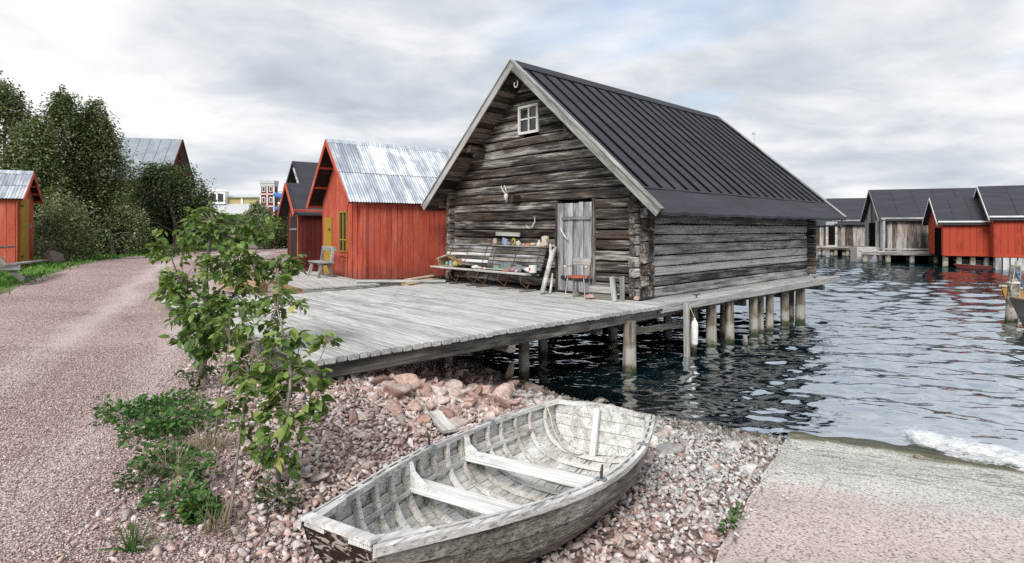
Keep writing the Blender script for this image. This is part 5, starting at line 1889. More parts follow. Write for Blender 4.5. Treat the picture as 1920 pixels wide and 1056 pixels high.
p = at(101, 495, 0.30)
o = lump(91, 0.36, (0.8, 0.8, 1.0)).build('boulder', D['bark']); o.location = p + Vector((0, 0, 0.12))
tag(o, 'brown boulder under the trees beside the red outhouse', 'boulder')

# tall red house with the grey seamed roof: ridge runs left to right, red gable at the right end
hh_ = house('red_house', (-27.6, 36.2), R(12), 4.9, 4.2, 0.3, 5.15, 7.6, 'tall red house with grey standing seam metal roof behind the trees', wall='red_dark', bw=0.25, ovg=0.5, ove=0.5, roof='seam', nseam=9,
            cat='house', far_gable=True, barge='red_dark')
pr = MB(); pr.prism([(5.0, 1.0, 5.35), (5.0, 3.4, 5.35), (6.2, 3.4, 5.0), (6.2, 1.0, 5.0)], (0, 0, -0.07)); pr.build('porch_roof', D['red_paint'], hh_)
for y in (1.5, 4.1):
    plank('porch_post', (6.1, y - .3, 0.3), (6.1, y - .3, 4.95), 0.1, 0.1, D['white_paint'], hh_, up=(1, 0, 0), seg=1)
for y in (1.6, 3.6):
    w_ = MB(); w_.box((4.96, y - .3, 3.6), (0.08, 0.9, 1.2)); wf = w_.build('window', D['white_paint'], hh_)
    MB().box((5.01, y - .3, 3.6), (0.02, 0.7, 1.0)).build('pane', D['glass_dark'], wf)
for x in (1.2, 3.0, 4.8):
    w_ = MB(); w_.box((x, -0.06, 3.5), (0.9, 0.08, 1.2)); wf = w_.build('window', D['white_paint'], hh_)
    MB().box((x, -0.11, 3.5), (0.7, 0.02, 1.0)).build('pane', D['glass_dark'], wf)

# far building with a pale roof, and the slide tower
fb = empty('long_yellow_building', (-48, 84, 0), 0, 'long yellow building with a pale metal roof and white dormers far away', 'building')
m = MB(); m.box((8, 5, 2.2), (46, 8, 3.9)); m.build('wall', D['glass_dark'], fb)
m = MB(); m.prism([(-15.5, -1.5, 3.7), (-15.5, 3.0, 5.3), (-15.5, 3.0, 5.0), (-15.5, -1.5, 3.5)], (48, 0, 0)); m.build('lower_roof', D['roof_white'], fb)
m = MB(); m.box((8, 6, 5.6), (46, 6, 1.3)); m.build('upper_wall', D['yellow_wall'], fb)
m = MB(); m.prism([(-15.5, 2.6, 6.25), (-15.5, 6, 6.9), (-15.5, 9.4, 6.25), (-15.5, 6, 6.5)], (47, 0, 0)); m.build('upper_roof', D['roof_white'], fb)
for x in (3.4, 12.0, 20):
    m = MB(); m.box((x, 2.7, 6.15), (2.4, 1.2, 1.9)); m.prism([(x - 1.4, 2.0, 7.1), (x, 2.0, 7.5), (x + 1.4, 2.0, 7.1)], (0, 1.6, 0)); dm = m.build('dormer', D['white_paint'], fb)
    for dx in (-0.55, 0.55):
        MB().box((x + dx, 2.08, 6.15), (0.8, 0.06, 1.2)).build('pane', D['glass_dark'], dm)
for i in range(14):
    MB().box((-12 + i * 3.2, 0.95, 2.2), (0.30, 0.12, 3.0)).build('pillar', D['white_paint'], fb)
for i in range(9):
    MB().box((-8 + i * 3.7, 2.9, 5.65), (0.3, 0.1, 1.2)).build('pilaster', D['white_paint'], fb)
tw = empty('slide_tower', (-34.1, 80, 0), 0, 'dark red tower with white corner trims and pale top far behind the sheds', 'tower')
m = MB(); m.box((0, 0, 4.1), (1.9, 1.2, 7.8)); m.build('wall', D['brick_red'], tw)
for x in (-0.93, 0, 0.93):
    MB().box((x, -0.62, 4.1), (0.16, 0.10, 7.8)).build('trim', D['white_paint'], tw)
for z in (2.2, 4.6, 6.3):
    MB().box((0, -0.64, z), (1.95, 0.06, 0.14)).build('trim', D['white_paint'], tw)
m = MB(); m.box((0, 0, 8.0), (2.1, 1.5, 0.4)); m.box((0, 0, 7.6), (2.0, 1.4, 0.4)); m.build('top', D['roof_white'], tw)
for x in (-0.5, 0.5):
    for z in (5.5, 7.0):
        w_ = MB(); w_.box((x, -0.63, z), (0.45, 0.06, 0.75)); wf = w_.build('window', D['white_paint'], tw)
        MB().box((x, -0.68, z), (0.28, 0.04, 0.55)).build('pane', D['glass_dark'], wf)
ws_ = MB()
ws_.tube(catmull([Vector((1.0, -0.3, 6.2)), Vector((3.0, -1.2, 5.7)), Vector((5.0, -1.6, 5.0)), Vector((3.2, -1.2, 4.5)), Vector((1.4, -1.4, 4.1))]), 0.42, 10)
ws = ws_.build('water_slide', D['blue_paint'], None, None, True); ws.location = (-34.1, 80, 0)
tag(ws, 'blue tube water slide winding out of the far red tower', 'slide')

# ------------------------------------------------------------------ far boathouses across the water
def boathouse(px0, py_w, Yd, ang, L, W, zb, ze, zr, label, wall, roofn, **kw):
    x0 = (px0 - 960) / 1068 * Yd
    return house('far_boathouse', (x0, Yd), R(ang), L, W, zb, ze, zr, label, wall=wall, cat='boathouse', nseam=roofn, group='boathouses across the water', **kw)


bE = boathouse(1655, 0, 42.0, -19, 11.5, 4.7, -0.15, 2.35, 4.45, 'large grey plank boathouse with open gable across the water', 'far_grey', 9, bw=0.30, ovg=0.35, ove=0.35, barge='far_pale', skip_gable=(1.5, 3.9, 1.9))
bD = boathouse(1570, 0, 52.5, -15, 7.0, 5.0, -0.1, 2.15, 4.35, 'grey plank boathouse with black roof, farthest across the water', 'far_grey', 0, bw=0.32, ovg=0.35, ove=0.35, barge='far_pale', skip_gable=(1.5, 3.7, 1.7))
bF = boathouse(1768, 0, 36.5, -26, 3.1, 4.2, -0.28, 1.90, 3.50, 'smaller red boathouse with black roof across the water', 'red_far', 4, bw=0.33, ovg=0.35, ove=0.25, barge='white_paint', skip_gable=(0.3, 2.2, 1.5))
bG = boathouse(1864, 0, 34.6, -26, 6.5, 4.6, -0.30, 2.18, 4.15, 'taller red boathouse with black roof at the picture edge', 'red_far', 5, bw=0.33, ovg=0.30, ove=0.25, barge='white_paint')
for b_, L_, W_ in ((bE, 11.5, 4.7), (bD, 7.0, 5.0)):
    # pale frame round the open gable, fascia under the eave, staging in front on piles
    for y in (0.12, W_ - 0.12):
        plank('gable_post', (-0.06, y, -0.1), (-0.06, y, 2.2), 0.22, 0.05, D['far_pale'], b_, up=(-1, 0, 0), seg=1)
    for y in (1.3, 3.9):
        plank('door_leaf', (-0.06, y, 0.0), (-0.06, y, 2.1), 0.55, 0.06, D['far_pale'], b_, up=(-1, 0, 0), seg=1)
    MB().box((0.0, W_ / 2, 1.0), (0.02, 2.2, 2.0)).build('opening_shade', D['unlit_black'], b_)  # near-black sheet paints the shade inside the open gable
    plank('fascia', (-0.2, -0.30, 2.2), (L_, -0.30, 2.2), 0.05, 0.12, D['far_pale'], b_, seg=1)
    for i in range(3):
        plank('staging_board', (-1.6, -0.35 - i * 0.36, -0.22), (L_ + 0.4, -0.35 - i * 0.36, -0.22), 0.34, 0.07, D['far_pale'], b_, seg=1)
    plank('staging_beam', (-1.6, -1.22, -0.36), (L_ + 0.4, -1.22, -0.36), 0.12, 0.20, D['far_grey'], b_, seg=1)
    for i in range(10):
        x = -1.4 + i * (L_ + 1.6) / 9
        MB().tube([(x, -1.1, -2.2), (x + .02, -1.1, -0.3)], [0.17, 0.15], 8).build('pile', D['pile'], b_)
        MB().tube([(x + .5, 1.4, -2.2), (x + .5, 1.4, -0.3)], [0.17, 0.15], 8).build('pile', D['pile'], b_)
    MB().box((L_ / 2, 2.4, -0.9), (L_ - .4, 0.1, 1.4)).build('shade_screen', D['unlit_black'], b_)  # added black panel, paints the shade under the floor between the piles
for x in (0.6, 3.0, 6.2, 8.2):
    plank('bollard', (x, -1.2, -0.3), (x, -1.2, 0.55), 0.14, 0.14, D['far_pale'], bE, up=(1, 0, 0), seg=1)
plank('rail', (-0.2, -1.25, -0.02), (8.4, -1.25, -0.02), 0.08, 0.10, D['far_pale'], bE, seg=1)
plank('corner_pole', (0.0, -0.25, -2.0), (0.0, -0.25, 2.2), 0.18, 0.18, D['far_pale'], bE, up=(1, 0, 0), seg=1)
for b_, L_ in ((bF, 3.1), (bG, 6.5)):
    for i in range(5):
        x = 0.15 + i * (L_ - 0.3) / 4
        MB().tube([(x, 0.2, -2.2), (x + .02, 0.2, -0.25)], [0.17, 0.15], 8).build('pile', D['pile'], b_)
    plank('sill_beam', (0, -0.045, -0.22), (L_, -0.045, -0.22), 0.05, 0.16, D['red_far'], b_, seg=1)
    plank('fascia', (-0.3, -0.27, 1.88 if b_ is bF else 2.16), (L_, -0.27, 1.88 if b_ is bF else 2.16), 0.04, 0.10, D['white_paint'], b_, seg=1)
    MB().box((L_ / 2, 2.2, -0.9), (L_ - .4, 0.1, 1.3)).build('shade_screen', D['unlit_black'], b_)  # black panel added as painted shade below the red boathouses
MB().box((0.0, 1.2, 0.6), (0.04, 1.7, 1.8)).build('opening_shade', D['unlit_black'], bF)  # black sheet, the dark of the entrance put in as colour
for i in range(9):
    plank('crib_board', (0.2 + i * 0.36, -0.02, -2.0), (0.2 + i * 0.36, -0.02, -0.32), 0.30, 0.06, D['far_pale'], bG, up=(0, -1, 0), seg=1)
# left part: small lean-to with a doorway
lt = boathouse(1515, 0, 53.0, -15, 2.6, 3.2, -0.1, 1.85, 2.75, 'low grey lean-to with a pale arched doorway across the water', 'far_grey', 3, bw=0.32, ovg=0.1, ove=0.2, barge='far_pale')
lt.children[0].name = 'wall'
dw = MB(); dw.box((1.95, -0.08, 0.95), (0.95, 0.08, 2.3)); dwo = dw.build('door_frame', D['far_pale'], lt)
MB().box((1.95, -0.13, 0.80), (0.55, 0.04, 1.7)).build('opening_shade', D['unlit_black'], dwo)  # doorway's shade painted as a near-black sheet
for i in range(2):
    plank('staging_board', (-1.6, -0.35 - i * 0.4, -0.24), (4.5, -0.35 - i * 0.4, -0.24), 0.38, 0.08, D['far_pale'], lt, seg=1)
for i in range(6):
    MB().tube([(-1.2 + i, -0.7, -2.2), (-1.2 + i, -0.7, -0.3)], [0.17, 0.15], 8).build('pile', D['pile'], lt)
# concrete abutment and a small white boat between the grey boathouses
ab = MB(); ab.box((0, 0, -0.9), (2.0, 1.6, 1.9)); abo = ab.build('quay_block', D['concrete'])
abo.location = ((1628 - 960) / 1068 * 43.5, 43.5, 0); abo.rotation_euler = (0, 0, R(-15))
tag(abo, 'pale block of the quay between the grey boathouses', 'quay')


def hull(name, loc, rz, L, B, H, mat, inner, label, cat='boat', group=None, sheer=0.35):
    o = empty(name, loc, rz, label, cat, group)
    rows, rows_in = [], []
    n = 16
    for i in range(n + 1):
        s = i / n
        bb = B / 2 * (1 - (1 - min(s / 0.55, 1)) ** 2.2) * (1 - 0.25 * max(0, (s - .6) / .4) ** 2) + 0.012
        top = H + sheer * (1 - s) ** 2.2
        keel = 0.25 * H * (1 - min(s / .3, 1)) ** 2
        row = []
        for j in range(-6, 7):
            t = j / 6
            row.append(Vector((L * s - 0.35 * abs(t) ** 2 * (1 - s) ** 5, bb * math.copysign(math.sin(math.pi / 2 * abs(t) ** .8), t), keel + (top - keel) * abs(t) ** 2.2)))
        rows.append(row)
        rows_in.append([Vector((p.x + 0.04, p.y * .93, p.z + 0.03)) if abs(j) < 6 else Vector((p.x + .02, p.y * .93, p.z)) for j, p in zip(range(-6, 7), row)])
    m = MB(); m.grid(rows); m.add(rows[-1], [tuple(range(13))]); m.build('hull', D[mat], o, smooth=True)
    m = MB(); m.grid(rows_in); m.build('inside', D[inner], o, smooth=True)
    for k in (0, -1):
        m = MB()
        m.tube([r[k] for r in rows], 0.035, 6)
        m.build('gunwale', D[inner], o)
    for s in (0.45, 0.72):
        r = rows[int(s * n)]
        MB().bar(r[1] + Vector((0, 0, -0.06)), r[-2] + Vector((0, 0, -.06)), 0.22, 0.04).build('thwart', D[inner], o)
    return o


hull('moored_boat', ((1640 - 960) / 1068 * 41.2, 41.2, WATER - 0.15), R(68), 2.6, 1.0, 0.70, 'white_paint', 'white_paint', 'small white boat moored by the large grey boathouse', group='boats moored across the harbour')
hull('moored_boat', ((1800 - 960) / 1068 * 37.0, 37.0, WATER - 0.25), R(-24), 5.5, 1.6, 0.62, 'boat_green', 'far_pale', 'long grey-green boat moored under the red boathouses', group='boats moored across the harbour', sheer=.15)
hull('moored_boat', ((1801 - 960) / 1068 * 36.0, 36.0, WATER - 0.22), R(-24), 4.0, 1.2, 0.36, 'boat_maroon', 'boat_maroon', 'low maroon boat moored in front of the grey-green boat', group='boats moored across the harbour', sheer=.1)
# mooring pile with ropes and two bows at the right edge
mp = at(1896, 604, WATER)
mpo = empty('mooring_post', mp, 0, 'grey mooring post wound with blue and white rope at the picture edge', 'post')
MB().tube([(0.0, 0, -0.9), (0.0, 0, 0.0), (0.05, 0, 0.8), (0.10, 0, 1.50)], [0.15, 0.14, 0.13, 0.115], 12).build('timber', D['pile'], mpo)
plank('side_timber', (0.17, 0.05, -0.6), (0.22, 0.05, 1.62), 0.10, 0.10, D['deck_grey'], mpo, up=(1, 0, 0), seg=2)
MB().tube([(0.08 + 0.14 * math.cos(t), 0.14 * math.sin(t), 1.02 + 0.004 * t) for t in [i * .5 for i in range(26)]], 0.013, 5).build('white_rope', D['fender_white'], mpo)
MB().tube(catmull([Vector((0.0, -.13, 1.42)), Vector((0.06, -.15, 1.2)), Vector((0.2, -.14, 0.95)), Vector((0.28, -.12, 0.6)), Vector((0.33, -.1, 0.42))]), 0.016, 6).build('blue_rope', D['rope_blue'], mpo)
MB().tube([(0.0, -.12, 1.42), (-0.05, -.1, 1.1), (-0.08, -.08, 0.85)], 0.012, 5).build('tie_rope', D['rope'], mpo)
p = at(1898, 592, WATER)
hull('wooden_boat', (p.x + 0.20, p.y + 0.3, WATER - 0.12), R(14), 4.2, 1.5, 0.55, 'boat_ochre', 'item_beige', 'ochre varnished boat bow behind the mooring post', cat='boat', sheer=0.40)
p = at(1922, 622, WATER)
hull('black_boat', (p.x + 0.12, p.y + 0.1, WATER - 0.15), R(-14), 4.6, 1.6, 0.55, 'boat_black', 'far_grey', 'black tarred boat bow in front of the mooring post', cat='boat', sheer=0.40)
o = lump(97, 0.24, (1, 1, .7)).build('blue_net', D['rope_blue'])
o.location = (p.x + 0.12 + 0.85 * math.cos(R(-14)), p.y + 0.1 + 0.85 * math.sin(R(-14)), WATER + 0.38)
tag(o, 'bundle of blue net lying in the black tarred boat', 'net')
ml = at(1590, 0.1 + 440, 3.0)
mast = empty('mast', ((1414 - 960) / 1068 * 75, 75, 0), 0, 'thin mast rising behind the boathouse roof', 'mast')
MB().tube([(0, 0, -1), (0, 0, 14.3)], [0.10, 0.05], 6).build('pole', D['far_pale'], mast)
MB().box((0, 0, 14.0), (0.5, 0.1, 0.3)).build('masthead', D['far_pale'], mast)

# ------------------------------------------------------------------ vegetation
LEAF_V = np.array([(0, 0, 0), (.30, .25, .06), (.62, .24, .04), (1, 0, -.10), (.62, -.24, .04), (.30, -.25, .06), (.45, 0, -.02)], float)
LEAF_F = np.array([(0, 6, 1), (1, 6, 2), (2, 6, 3), (3, 6, 4), (4, 6, 5), (5, 6, 0)])
DIA_V = np.array([(0, 0, 0), (.5, .30, .05), (1, 0, -.06), (.5, -.30, .05)], float)
DIA_F = np.array([(0, 2, 1), (0, 3, 2)])
BLADE_V = np.array([(0, .016, 0), (0, -.016, 0), (.5, .014, .10), (.5, -.014, .10), (1, 0, -.02)], float)
BLADE_F = np.array([(0, 1, 3), (0, 3, 2), (2, 3, 4)])


def leaf_rot(n, droop=0.35, spread=0.7, az=None):
    """leaf axes: x along the leaf, pointing outwards (az) and down a little, normal roughly up"""
    a = rng.uniform(0, 2 * np.pi, n) if az is None else az + rng.normal(0, spread, n)
    el = -droop + rng.normal(0, 0.45, n)
    ro = rng.normal(0, 0.55, n)
    x = np.stack([np.cos(a) * np.cos(el), np.sin(a) * np.cos(el), np.sin(el)], 1)
    up = np.tile(np.array([0, 0, 1.0]), (n, 1))
    y = np.cross(up, x); y /= np.linalg.norm(y, axis=1, keepdims=True) + 1e-9
    z = np.cross(x, y)
    y2 = y * np.cos(ro)[:, None] + z * np.sin(ro)[:, None]
    z2 = np.cross(x, y2)
    return np.stack([x, y2, z2], 2)


def leaf_mesh(name, pos, rot, size, tint, mat, base='dia'):
    B, F = {'dia': (DIA_V, DIA_F), 'leaf': (LEAF_V, LEAF_F), 'blade': (BLADE_V, BLADE_F)}[base]
    n, m = len(pos), len(B)
    P = np.einsum('nij,mj->nmi', rot, B) * size[:, None, None] + pos[:, None, :]
    FF = (F[None] + (np.arange(n) * m)[:, None, None]).reshape(-1, 3)
    return mesh_np(name, P.reshape(-1, 3), FF, MT[mat], extra={'tint': np.repeat(tint, m)})


def big_tree(name, base, H, Rm, label, n_clump, per, leaf, mat, prof, seed, tint0=0.45, stretch=(1, 1), low=0.03, jitter=1.0):
    global rng
    rng = np.random.default_rng(seed)
    o = empty(name, base, 0, label, 'tree', 'trees and shrubs along the path')
    # trunk and limbs
    m = MB()
    rd = random.Random(seed)
    nst = 3
    for k in range(nst):
        a = rd.uniform(0, 6.28)
        pts = [Vector((0.25 * math.cos(a), 0.25 * math.sin(a), -0.1)) + Vector((math.cos(a) * Rm * .25 * (i / 5) ** 1.3 + rd.uniform(-.08, .08), math.sin(a) * Rm * .25 * (i / 5) ** 1.3 + rd.uniform(-.08, .08), H * .9 * i / 5)) for i in range(6)]
        m.tube(pts, [0.10 * (1 - i / 6.2) + .012 for i in range(6)], 7)
        for j in range(9):
            f = rd.uniform(.15, .85)
            q = pts[min(int(f * 5), 4)].lerp(pts[min(int(f * 5) + 1, 5)], f * 5 % 1)
            b = rd.uniform(0, 6.28)
            rr = Rm * float(np.interp(f, prof[0], prof[1])) * .8
            e = q + Vector((math.cos(b) * rr, math.sin(b) * rr, rd.uniform(.1, .7) * Rm * .7))
            m.tube([q, q.lerp(e, .5) + Vector((0, 0, .05)), e], [0.035, 0.022, 0.008], 5)
    m.build('trunk', MT['bark'], o)
    # crown: clumps spread through an uneven envelope
    f = rng.uniform(low, 1.0, n_clump)
    az = rng.uniform(0, 2 * np.pi, n_clump)
    lob = 1 + 0.20 * np.sin(3 * az + seed) * np.sin(7 * f + seed) + 0.14 * np.sin(5 * az - 9 * f) + rng.normal(0, 0.045 * jitter, n_clump)
    rr = np.interp(f, prof[0], prof[1]) * Rm * lob * rng.uniform(0.25, 1.0, n_clump) ** 0.45
    C = np.stack([np.cos(az) * rr * stretch[0], np.sin(az) * rr * stretch[1], f * H + rng.normal(0, .12, n_clump)], 1)
    # leading shoots give the crown its spiky, uneven top
    sp = []
    for k in range(int(5 + 2.2 * Rm) if H > 4.5 else 3):
        r0 = Rm * rng.uniform(.05, .75); a0 = rng.uniform(0, 6.28)
        fr = 1 - float(np.interp(r0 / Rm, [.1, .36, .62, .86, 1.0], [0, .1, .25, .45, .7]))
        for j in range(7):
            w_ = j / 6
            sp.append((np.cos(a0) * r0 * (1 - .1 * w_), np.sin(a0) * r0 * (1 - .1 * w_), H * fr - .5 + 1.15 * w_ * rng.uniform(.8, 1.1), .75 - .5 * w_))
    sp = np.array(sp)
    C = np.concatenate([C, sp[:, :3]]); az = np.concatenate([az, rng.uniform(0, 6.28, len(sp))])
    spz = sp[:, 3]
    n_clump = len(C)
    ctint = rng.normal(0, 0.13, n_clump)
    csize = np.concatenate([rng.uniform(0.6, 1.35, n_clump - len(spz)), spz])
    pos, az_l, tint = [], [], []
    for c, a, ct, cz in zip(C, az, ctint, csize):
        k = int(per * max(cz, .5) ** 1.3)
        d = np.clip(rng.normal(0, 1, (k, 3)), -1.45, 1.45) * np.array([.21, .21, .29]) * cz
        pos.append(c + d); az_l.append(np.full(k, a)); tint.append(np.full(k, ct))
    pos = np.concatenate(pos); az_l = np.concatenate(az_l); tint = np.concatenate(tint)
    n = len(pos)
    tt = np.clip(tint0 + tint + rng.normal(0, .16, n), 0, 1)
    pale = rng.random(n) < 0.05
    tt[pale] = rng.uniform(.8, 1.0, pale.sum())
    me = leaf_mesh('crown', pos, leaf_rot(n, 0.4, 1.1, az_l), rng.uniform(.7, 1.3, n) * leaf, tt, mat)
    c = link('crown', me, o)
    return o


PCOL = ([0, .08, .3, .55, .75, .9, 1], [.75, .95, 1.0, .86, .62, .36, .10])
PBUSH = ([0, .1, .35, .6, .85, 1], [.8, 1.0, 1.0, .9, .6, .2])
big_tree('birch_tree', (-19.5, 21.6, 0.3), 6.45, 2.0, 'tallest leafy tree at the picture edge behind the red outhouse', 520, 62, .105, 'leaf_birch', PCOL, 11, .44)
big_tree('birch_tree', (-17.6, 21.0, 0.3), 4.8, 1.2, 'pale leafy tree between the tallest tree and the pointed dark tree', 300, 62, .10, 'leaf_birch', PCOL, 12, .46)
big_tree('birch_tree', (-17.75, 22.6, 0.3), 6.2, 1.35, 'dark pointed tree in the middle of the tree row', 420, 62, .10, 'leaf_birch', PCOL, 13, .34)
big_tree('birch_tree', (-17.35, 23.6, 0.3), 6.0, 1.45, 'broad leafy tree at the path end of the tree row', 520, 62, .105, 'leaf_birch', PCOL, 14, .42)
big_tree('rowan_tree', (-17.3, 28.0, 0.4), 3.9, 2.0, 'dark spreading tree in front of the tall red house', 420, 58, .13, 'leaf_dark', PBUSH, 15, .45, low=.02, jitter=1.5)
big_tree('rowan_tree', (-15.6, 27.0, 0.4), 3.7, 1.5, 'thin airy tree right of the dark spreading tree', 130, 46, .11, 'leaf_dark', PBUSH, 16, .5, jitter=2.2)
big_tree('far_tree', (-29.6, 66.0, 0.5), 3.6, 1.7, 'rounded green tree in front of the far red tower', 150, 40, .24, 'leaf_birch', PBUSH, 17, .5)
big_tree('garden_shrub', (-15.8, 23.0, 0.35), 1.9, 1.1, 'low yellowish shrub at the foot of the tree row', 120, 50, .09, 'leaf_birch', PBUSH, 18, .50)
big_tree('garden_shrub', (-14.9, 18.9, 0.33), 1.8, 0.95, 'pale grey-green shrub beside the red outhouse', 120, 55, .085, 'leaf_birch', PBUSH, 19, .55)
big_tree('garden_shrub', (-12.3, 31.0, 0.4), 1.7, 1.4, 'low dark hedge-like shrub beyond the gravel path', 120, 45, .12, 'leaf_dark', PBUSH, 20, .55)
big_tree('garden_shrub', (-14.2, 36.5, 0.4), 1.9, 1.8, 'green shrub beside the straw coloured grass clump', 130, 45, .14, 'leaf_birch', PBUSH, 21, .42)

rng = np.random.default_rng(30)
# straw coloured ornamental grass
n = 2600
az = rng.uniform(0, 2 * np.pi, n)
el = np.clip(rng.normal(1.0, .3, n), .2, 1.5)
rot = leaf_rot(n, -0.9, .2, az)
pos = np.stack([np.cos(az) * .5 * rng.random(n), np.sin(az) * .5 * rng.random(n), rng.uniform(0, .8, n)], 1)
me = leaf_mesh('straw_grass', pos, rot, rng.uniform(.5, .95, n), rng.random(n), 'leaf_dry', 'blade')
o = link('straw_grass', me); p = at(509, 447, 0.9); o.location = (-12.9, 30.6, 0.32)
tag(o, 'round straw coloured ornamental grass clump beyond the path', 'grass clump')

# grass on the verge
n = 26000
gx_ = rng.uniform(-22, -9.5, n); gy_ = rng.uniform(9, 27, n)
keep = gx_ < path_left(gy_) + 0.12 + rng.normal(0, .12, n)
keep &= rng.random(n) < 0.35 + 0.65 * (np.sin(gx_ * 2.3 + gy_) + np.sin(gy_ * 1.9 - gx_) > -0.9)
gx_, gy_ = gx_[keep], gy_[keep]
n = len(gx_)
rot = leaf_rot(n, -1.0, 3.0, rng.uniform(0, 6.28, n))
me = leaf_mesh('grass', np.stack([gx_, gy_, hgt(gx_, gy_)], 1), rot, rng.uniform(.05, .12, n), np.clip(rng.normal(.5, .25, n), 0, 1), 'leaf_grass', 'dia')
tag(link('grass', me), 'short green grass along the left verge of the path', 'grass', kind='stuff')

# foreground saplings: real stems, the most visible leaves as single pieces, the rest as one mass
leaf_me = []
for k in range(5):
    rd = random.Random(k)
    V = [(v[0], v[1] * rd.uniform(.9, 1.2), v[2] + rd.uniform(-.03, .05)) for v in LEAF_V]
    ser = []
    m = bpy.data.meshes.new('leaf')
    m.from_pydata([tuple(v) for v in V], [], [tuple(f) for f in LEAF_F])
    m.polygons.foreach_set('use_smooth', [True] * len(m.polygons))
    m.materials.append(MT['leaf_near'])
    leaf_me.append(m)


def sapling(name, base, stems, label, clusters, per, lsize, nobj, seed, trunk_r):
    """stems: list of polylines (world offsets from base); clusters: (centre, radius, weight) in offsets from base"""
    global rng
    rng = np.random.default_rng(seed)
    rd = random.Random(seed)
    o = empty(name, base, 0, label, 'sapling')
    ends = []
    for k, (pts, r0) in enumerate(stems):
        P = [Vector(p) for p in pts]
        P = catmull(P, 4)
        m = MB()
        m.tube(P, [max(r0 * (1 - .75 * i / (len(P) - 1)), .003) for i in range(len(P))], 7)
        m.build('stem', MT['bark' if r0 > .02 else 'twig'], o, smooth=True)
        ends += P[len(P) // 4:]
    pos, az = [], []
    tw = MB()
    for (c, r, wgt) in clusters:
        c = Vector(c)
        near = min(ends, key=lambda q: (q - c).length)
        nt_ = max(4, int(wgt * per / 2.5))
        for q in range(nt_):
            d = Vector((rd.gauss(0, 1), rd.gauss(0, 1), rd.gauss(0, .9)))
            d = d.normalized() * r * 0.96 * rd.uniform(.35, 1.0) ** .6
            e = c + d
            mid = near.lerp(e, .55) + Vector((0, 0, .03))
            tw.tube([near, mid, e], [.005, .0035, .002], 4, cap=False)
            a0 = math.atan2(e.y - near.y, e.x - near.x)
            for l in range(9):
                f = rd.uniform(.35, 1.05)
                pnt = mid.lerp(e, f) + Vector((rd.gauss(0, .022), rd.gauss(0, .022), rd.gauss(0, .022)))
                pos.append(pnt); az.append(a0 + rd.choice((-1, 1)) * rd.uniform(.2, 1.6))
    tw.build('twigs', MT['twig'], o)['kind'] = 'stuff'
    pos = np.array([p[:] for p in pos]); az = np.array(az)
    n = len(pos)
    size = np.clip(rng.normal(.9, .25, n), .4, 1.35) * lsize
    rot = leaf_rot(n, .45, .35, az)
    # those that face the camera most closely become single leaves
    wpos = pos + np.array(base)[None]
    cd = np.linalg.norm(wpos - np.array([0, 0, EYE]), axis=1) - 0.35 * (pos[:, 2])
    order = np.argsort(cd - size * 3 + rng.normal(0, .12, n))
    sel, rest = order[:nobj], order[nobj:]
    for i in sel:
        M = Matrix(((rot[i] * size[i]).tolist())).to_4x4()
        M.translation = pos[i].tolist()
        link('leaf', leaf_me[rd.randrange(5)], o, M)
    hi = (pos[rest, 2] - pos[:, 2].min()) / (np.ptp(pos[:, 2]) + 1e-6)
    tint = np.clip(.30 + .3 * rng.random(len(rest)) + rng.normal(0, .17, len(rest)) + .12 * hi, 0, 1)
    me = leaf_mesh('foliage', pos[rest], rot[rest], size[rest], tint, 'leaf_near_mass', 'leaf')
    c = link('foliage', me, o)
    c['kind'] = 'stuff'
    return o


def off(base, px, py, Y):
    return ((px - 960) / 1068 * Y - base[0], Y - base[1], EYE - (py - 430) / 1068 * Y - base[2])


b1 = ground_at(383, 722)
B1 = (b1.x, b1.y, b1.z - .02)
q = lambda px, py, Y: off(B1, px, py, Y)
Yb = b1.y
cl = [(380, 420, 0, .26, 1.0), (330, 450, .1, .24, .8), (440, 440, .1, .26, 1.1), (490, 430, .2, .20, .8), (420, 490, -.2, .30, 1.4), (350, 520, -.1, .28, 1.2), (320, 560, 0, .20, .7), (470, 500, .1, .22, .9),
      (530, 495, .3, .20, .7), (380, 580, -.3, .30, 1.5), (340, 610, -.2, .22, .8), (450, 560, -.1, .28, 1.2), (420, 620, -.3, .26, 1.1), (380, 650, -.3, .22, .9), (300, 470, .1, .12, .3), (550, 490, .35, .12, .35), (400, 400, .1, .14, .45)]
sapling('sapling', B1, [([(0, 0, 0), q(378, 690, Yb), q(392, 620, Yb), q(385, 520, Yb), q(400, 420, Yb)], .062),
                        ([q(388, 650, Yb), q(350, 560, Yb - .1), q(320, 480, Yb + .1)], .02),
                        ([q(390, 630, Yb), q(440, 550, Yb), q(490, 450, Yb + .2)], .022),
                        ([q(390, 560, Yb), q(450, 520, Yb + .2), q(540, 495, Yb + .35)], .015)],
        'bushy sapling with a thick grey trunk growing at the edge of the path', [(q(px, py, Yb + dy), r, wt) for px, py, dy, r, wt in cl], 50, .092, 290, 41, .06)
b2 = ground_at(520, 905)
B2 = (b2.x, b2.y, b2.z - .02)
q2 = lambda px, py, Y: off(B2, px, py, Y)
Y2 = b2.y
c3 = ground_at(425, 1005); c4 = ground_at(402, 835); c5 = ground_at(385, 990)
rel = lambda p: (p.x - B2[0], p.y - B2[1], p.z - B2[2] - .02)
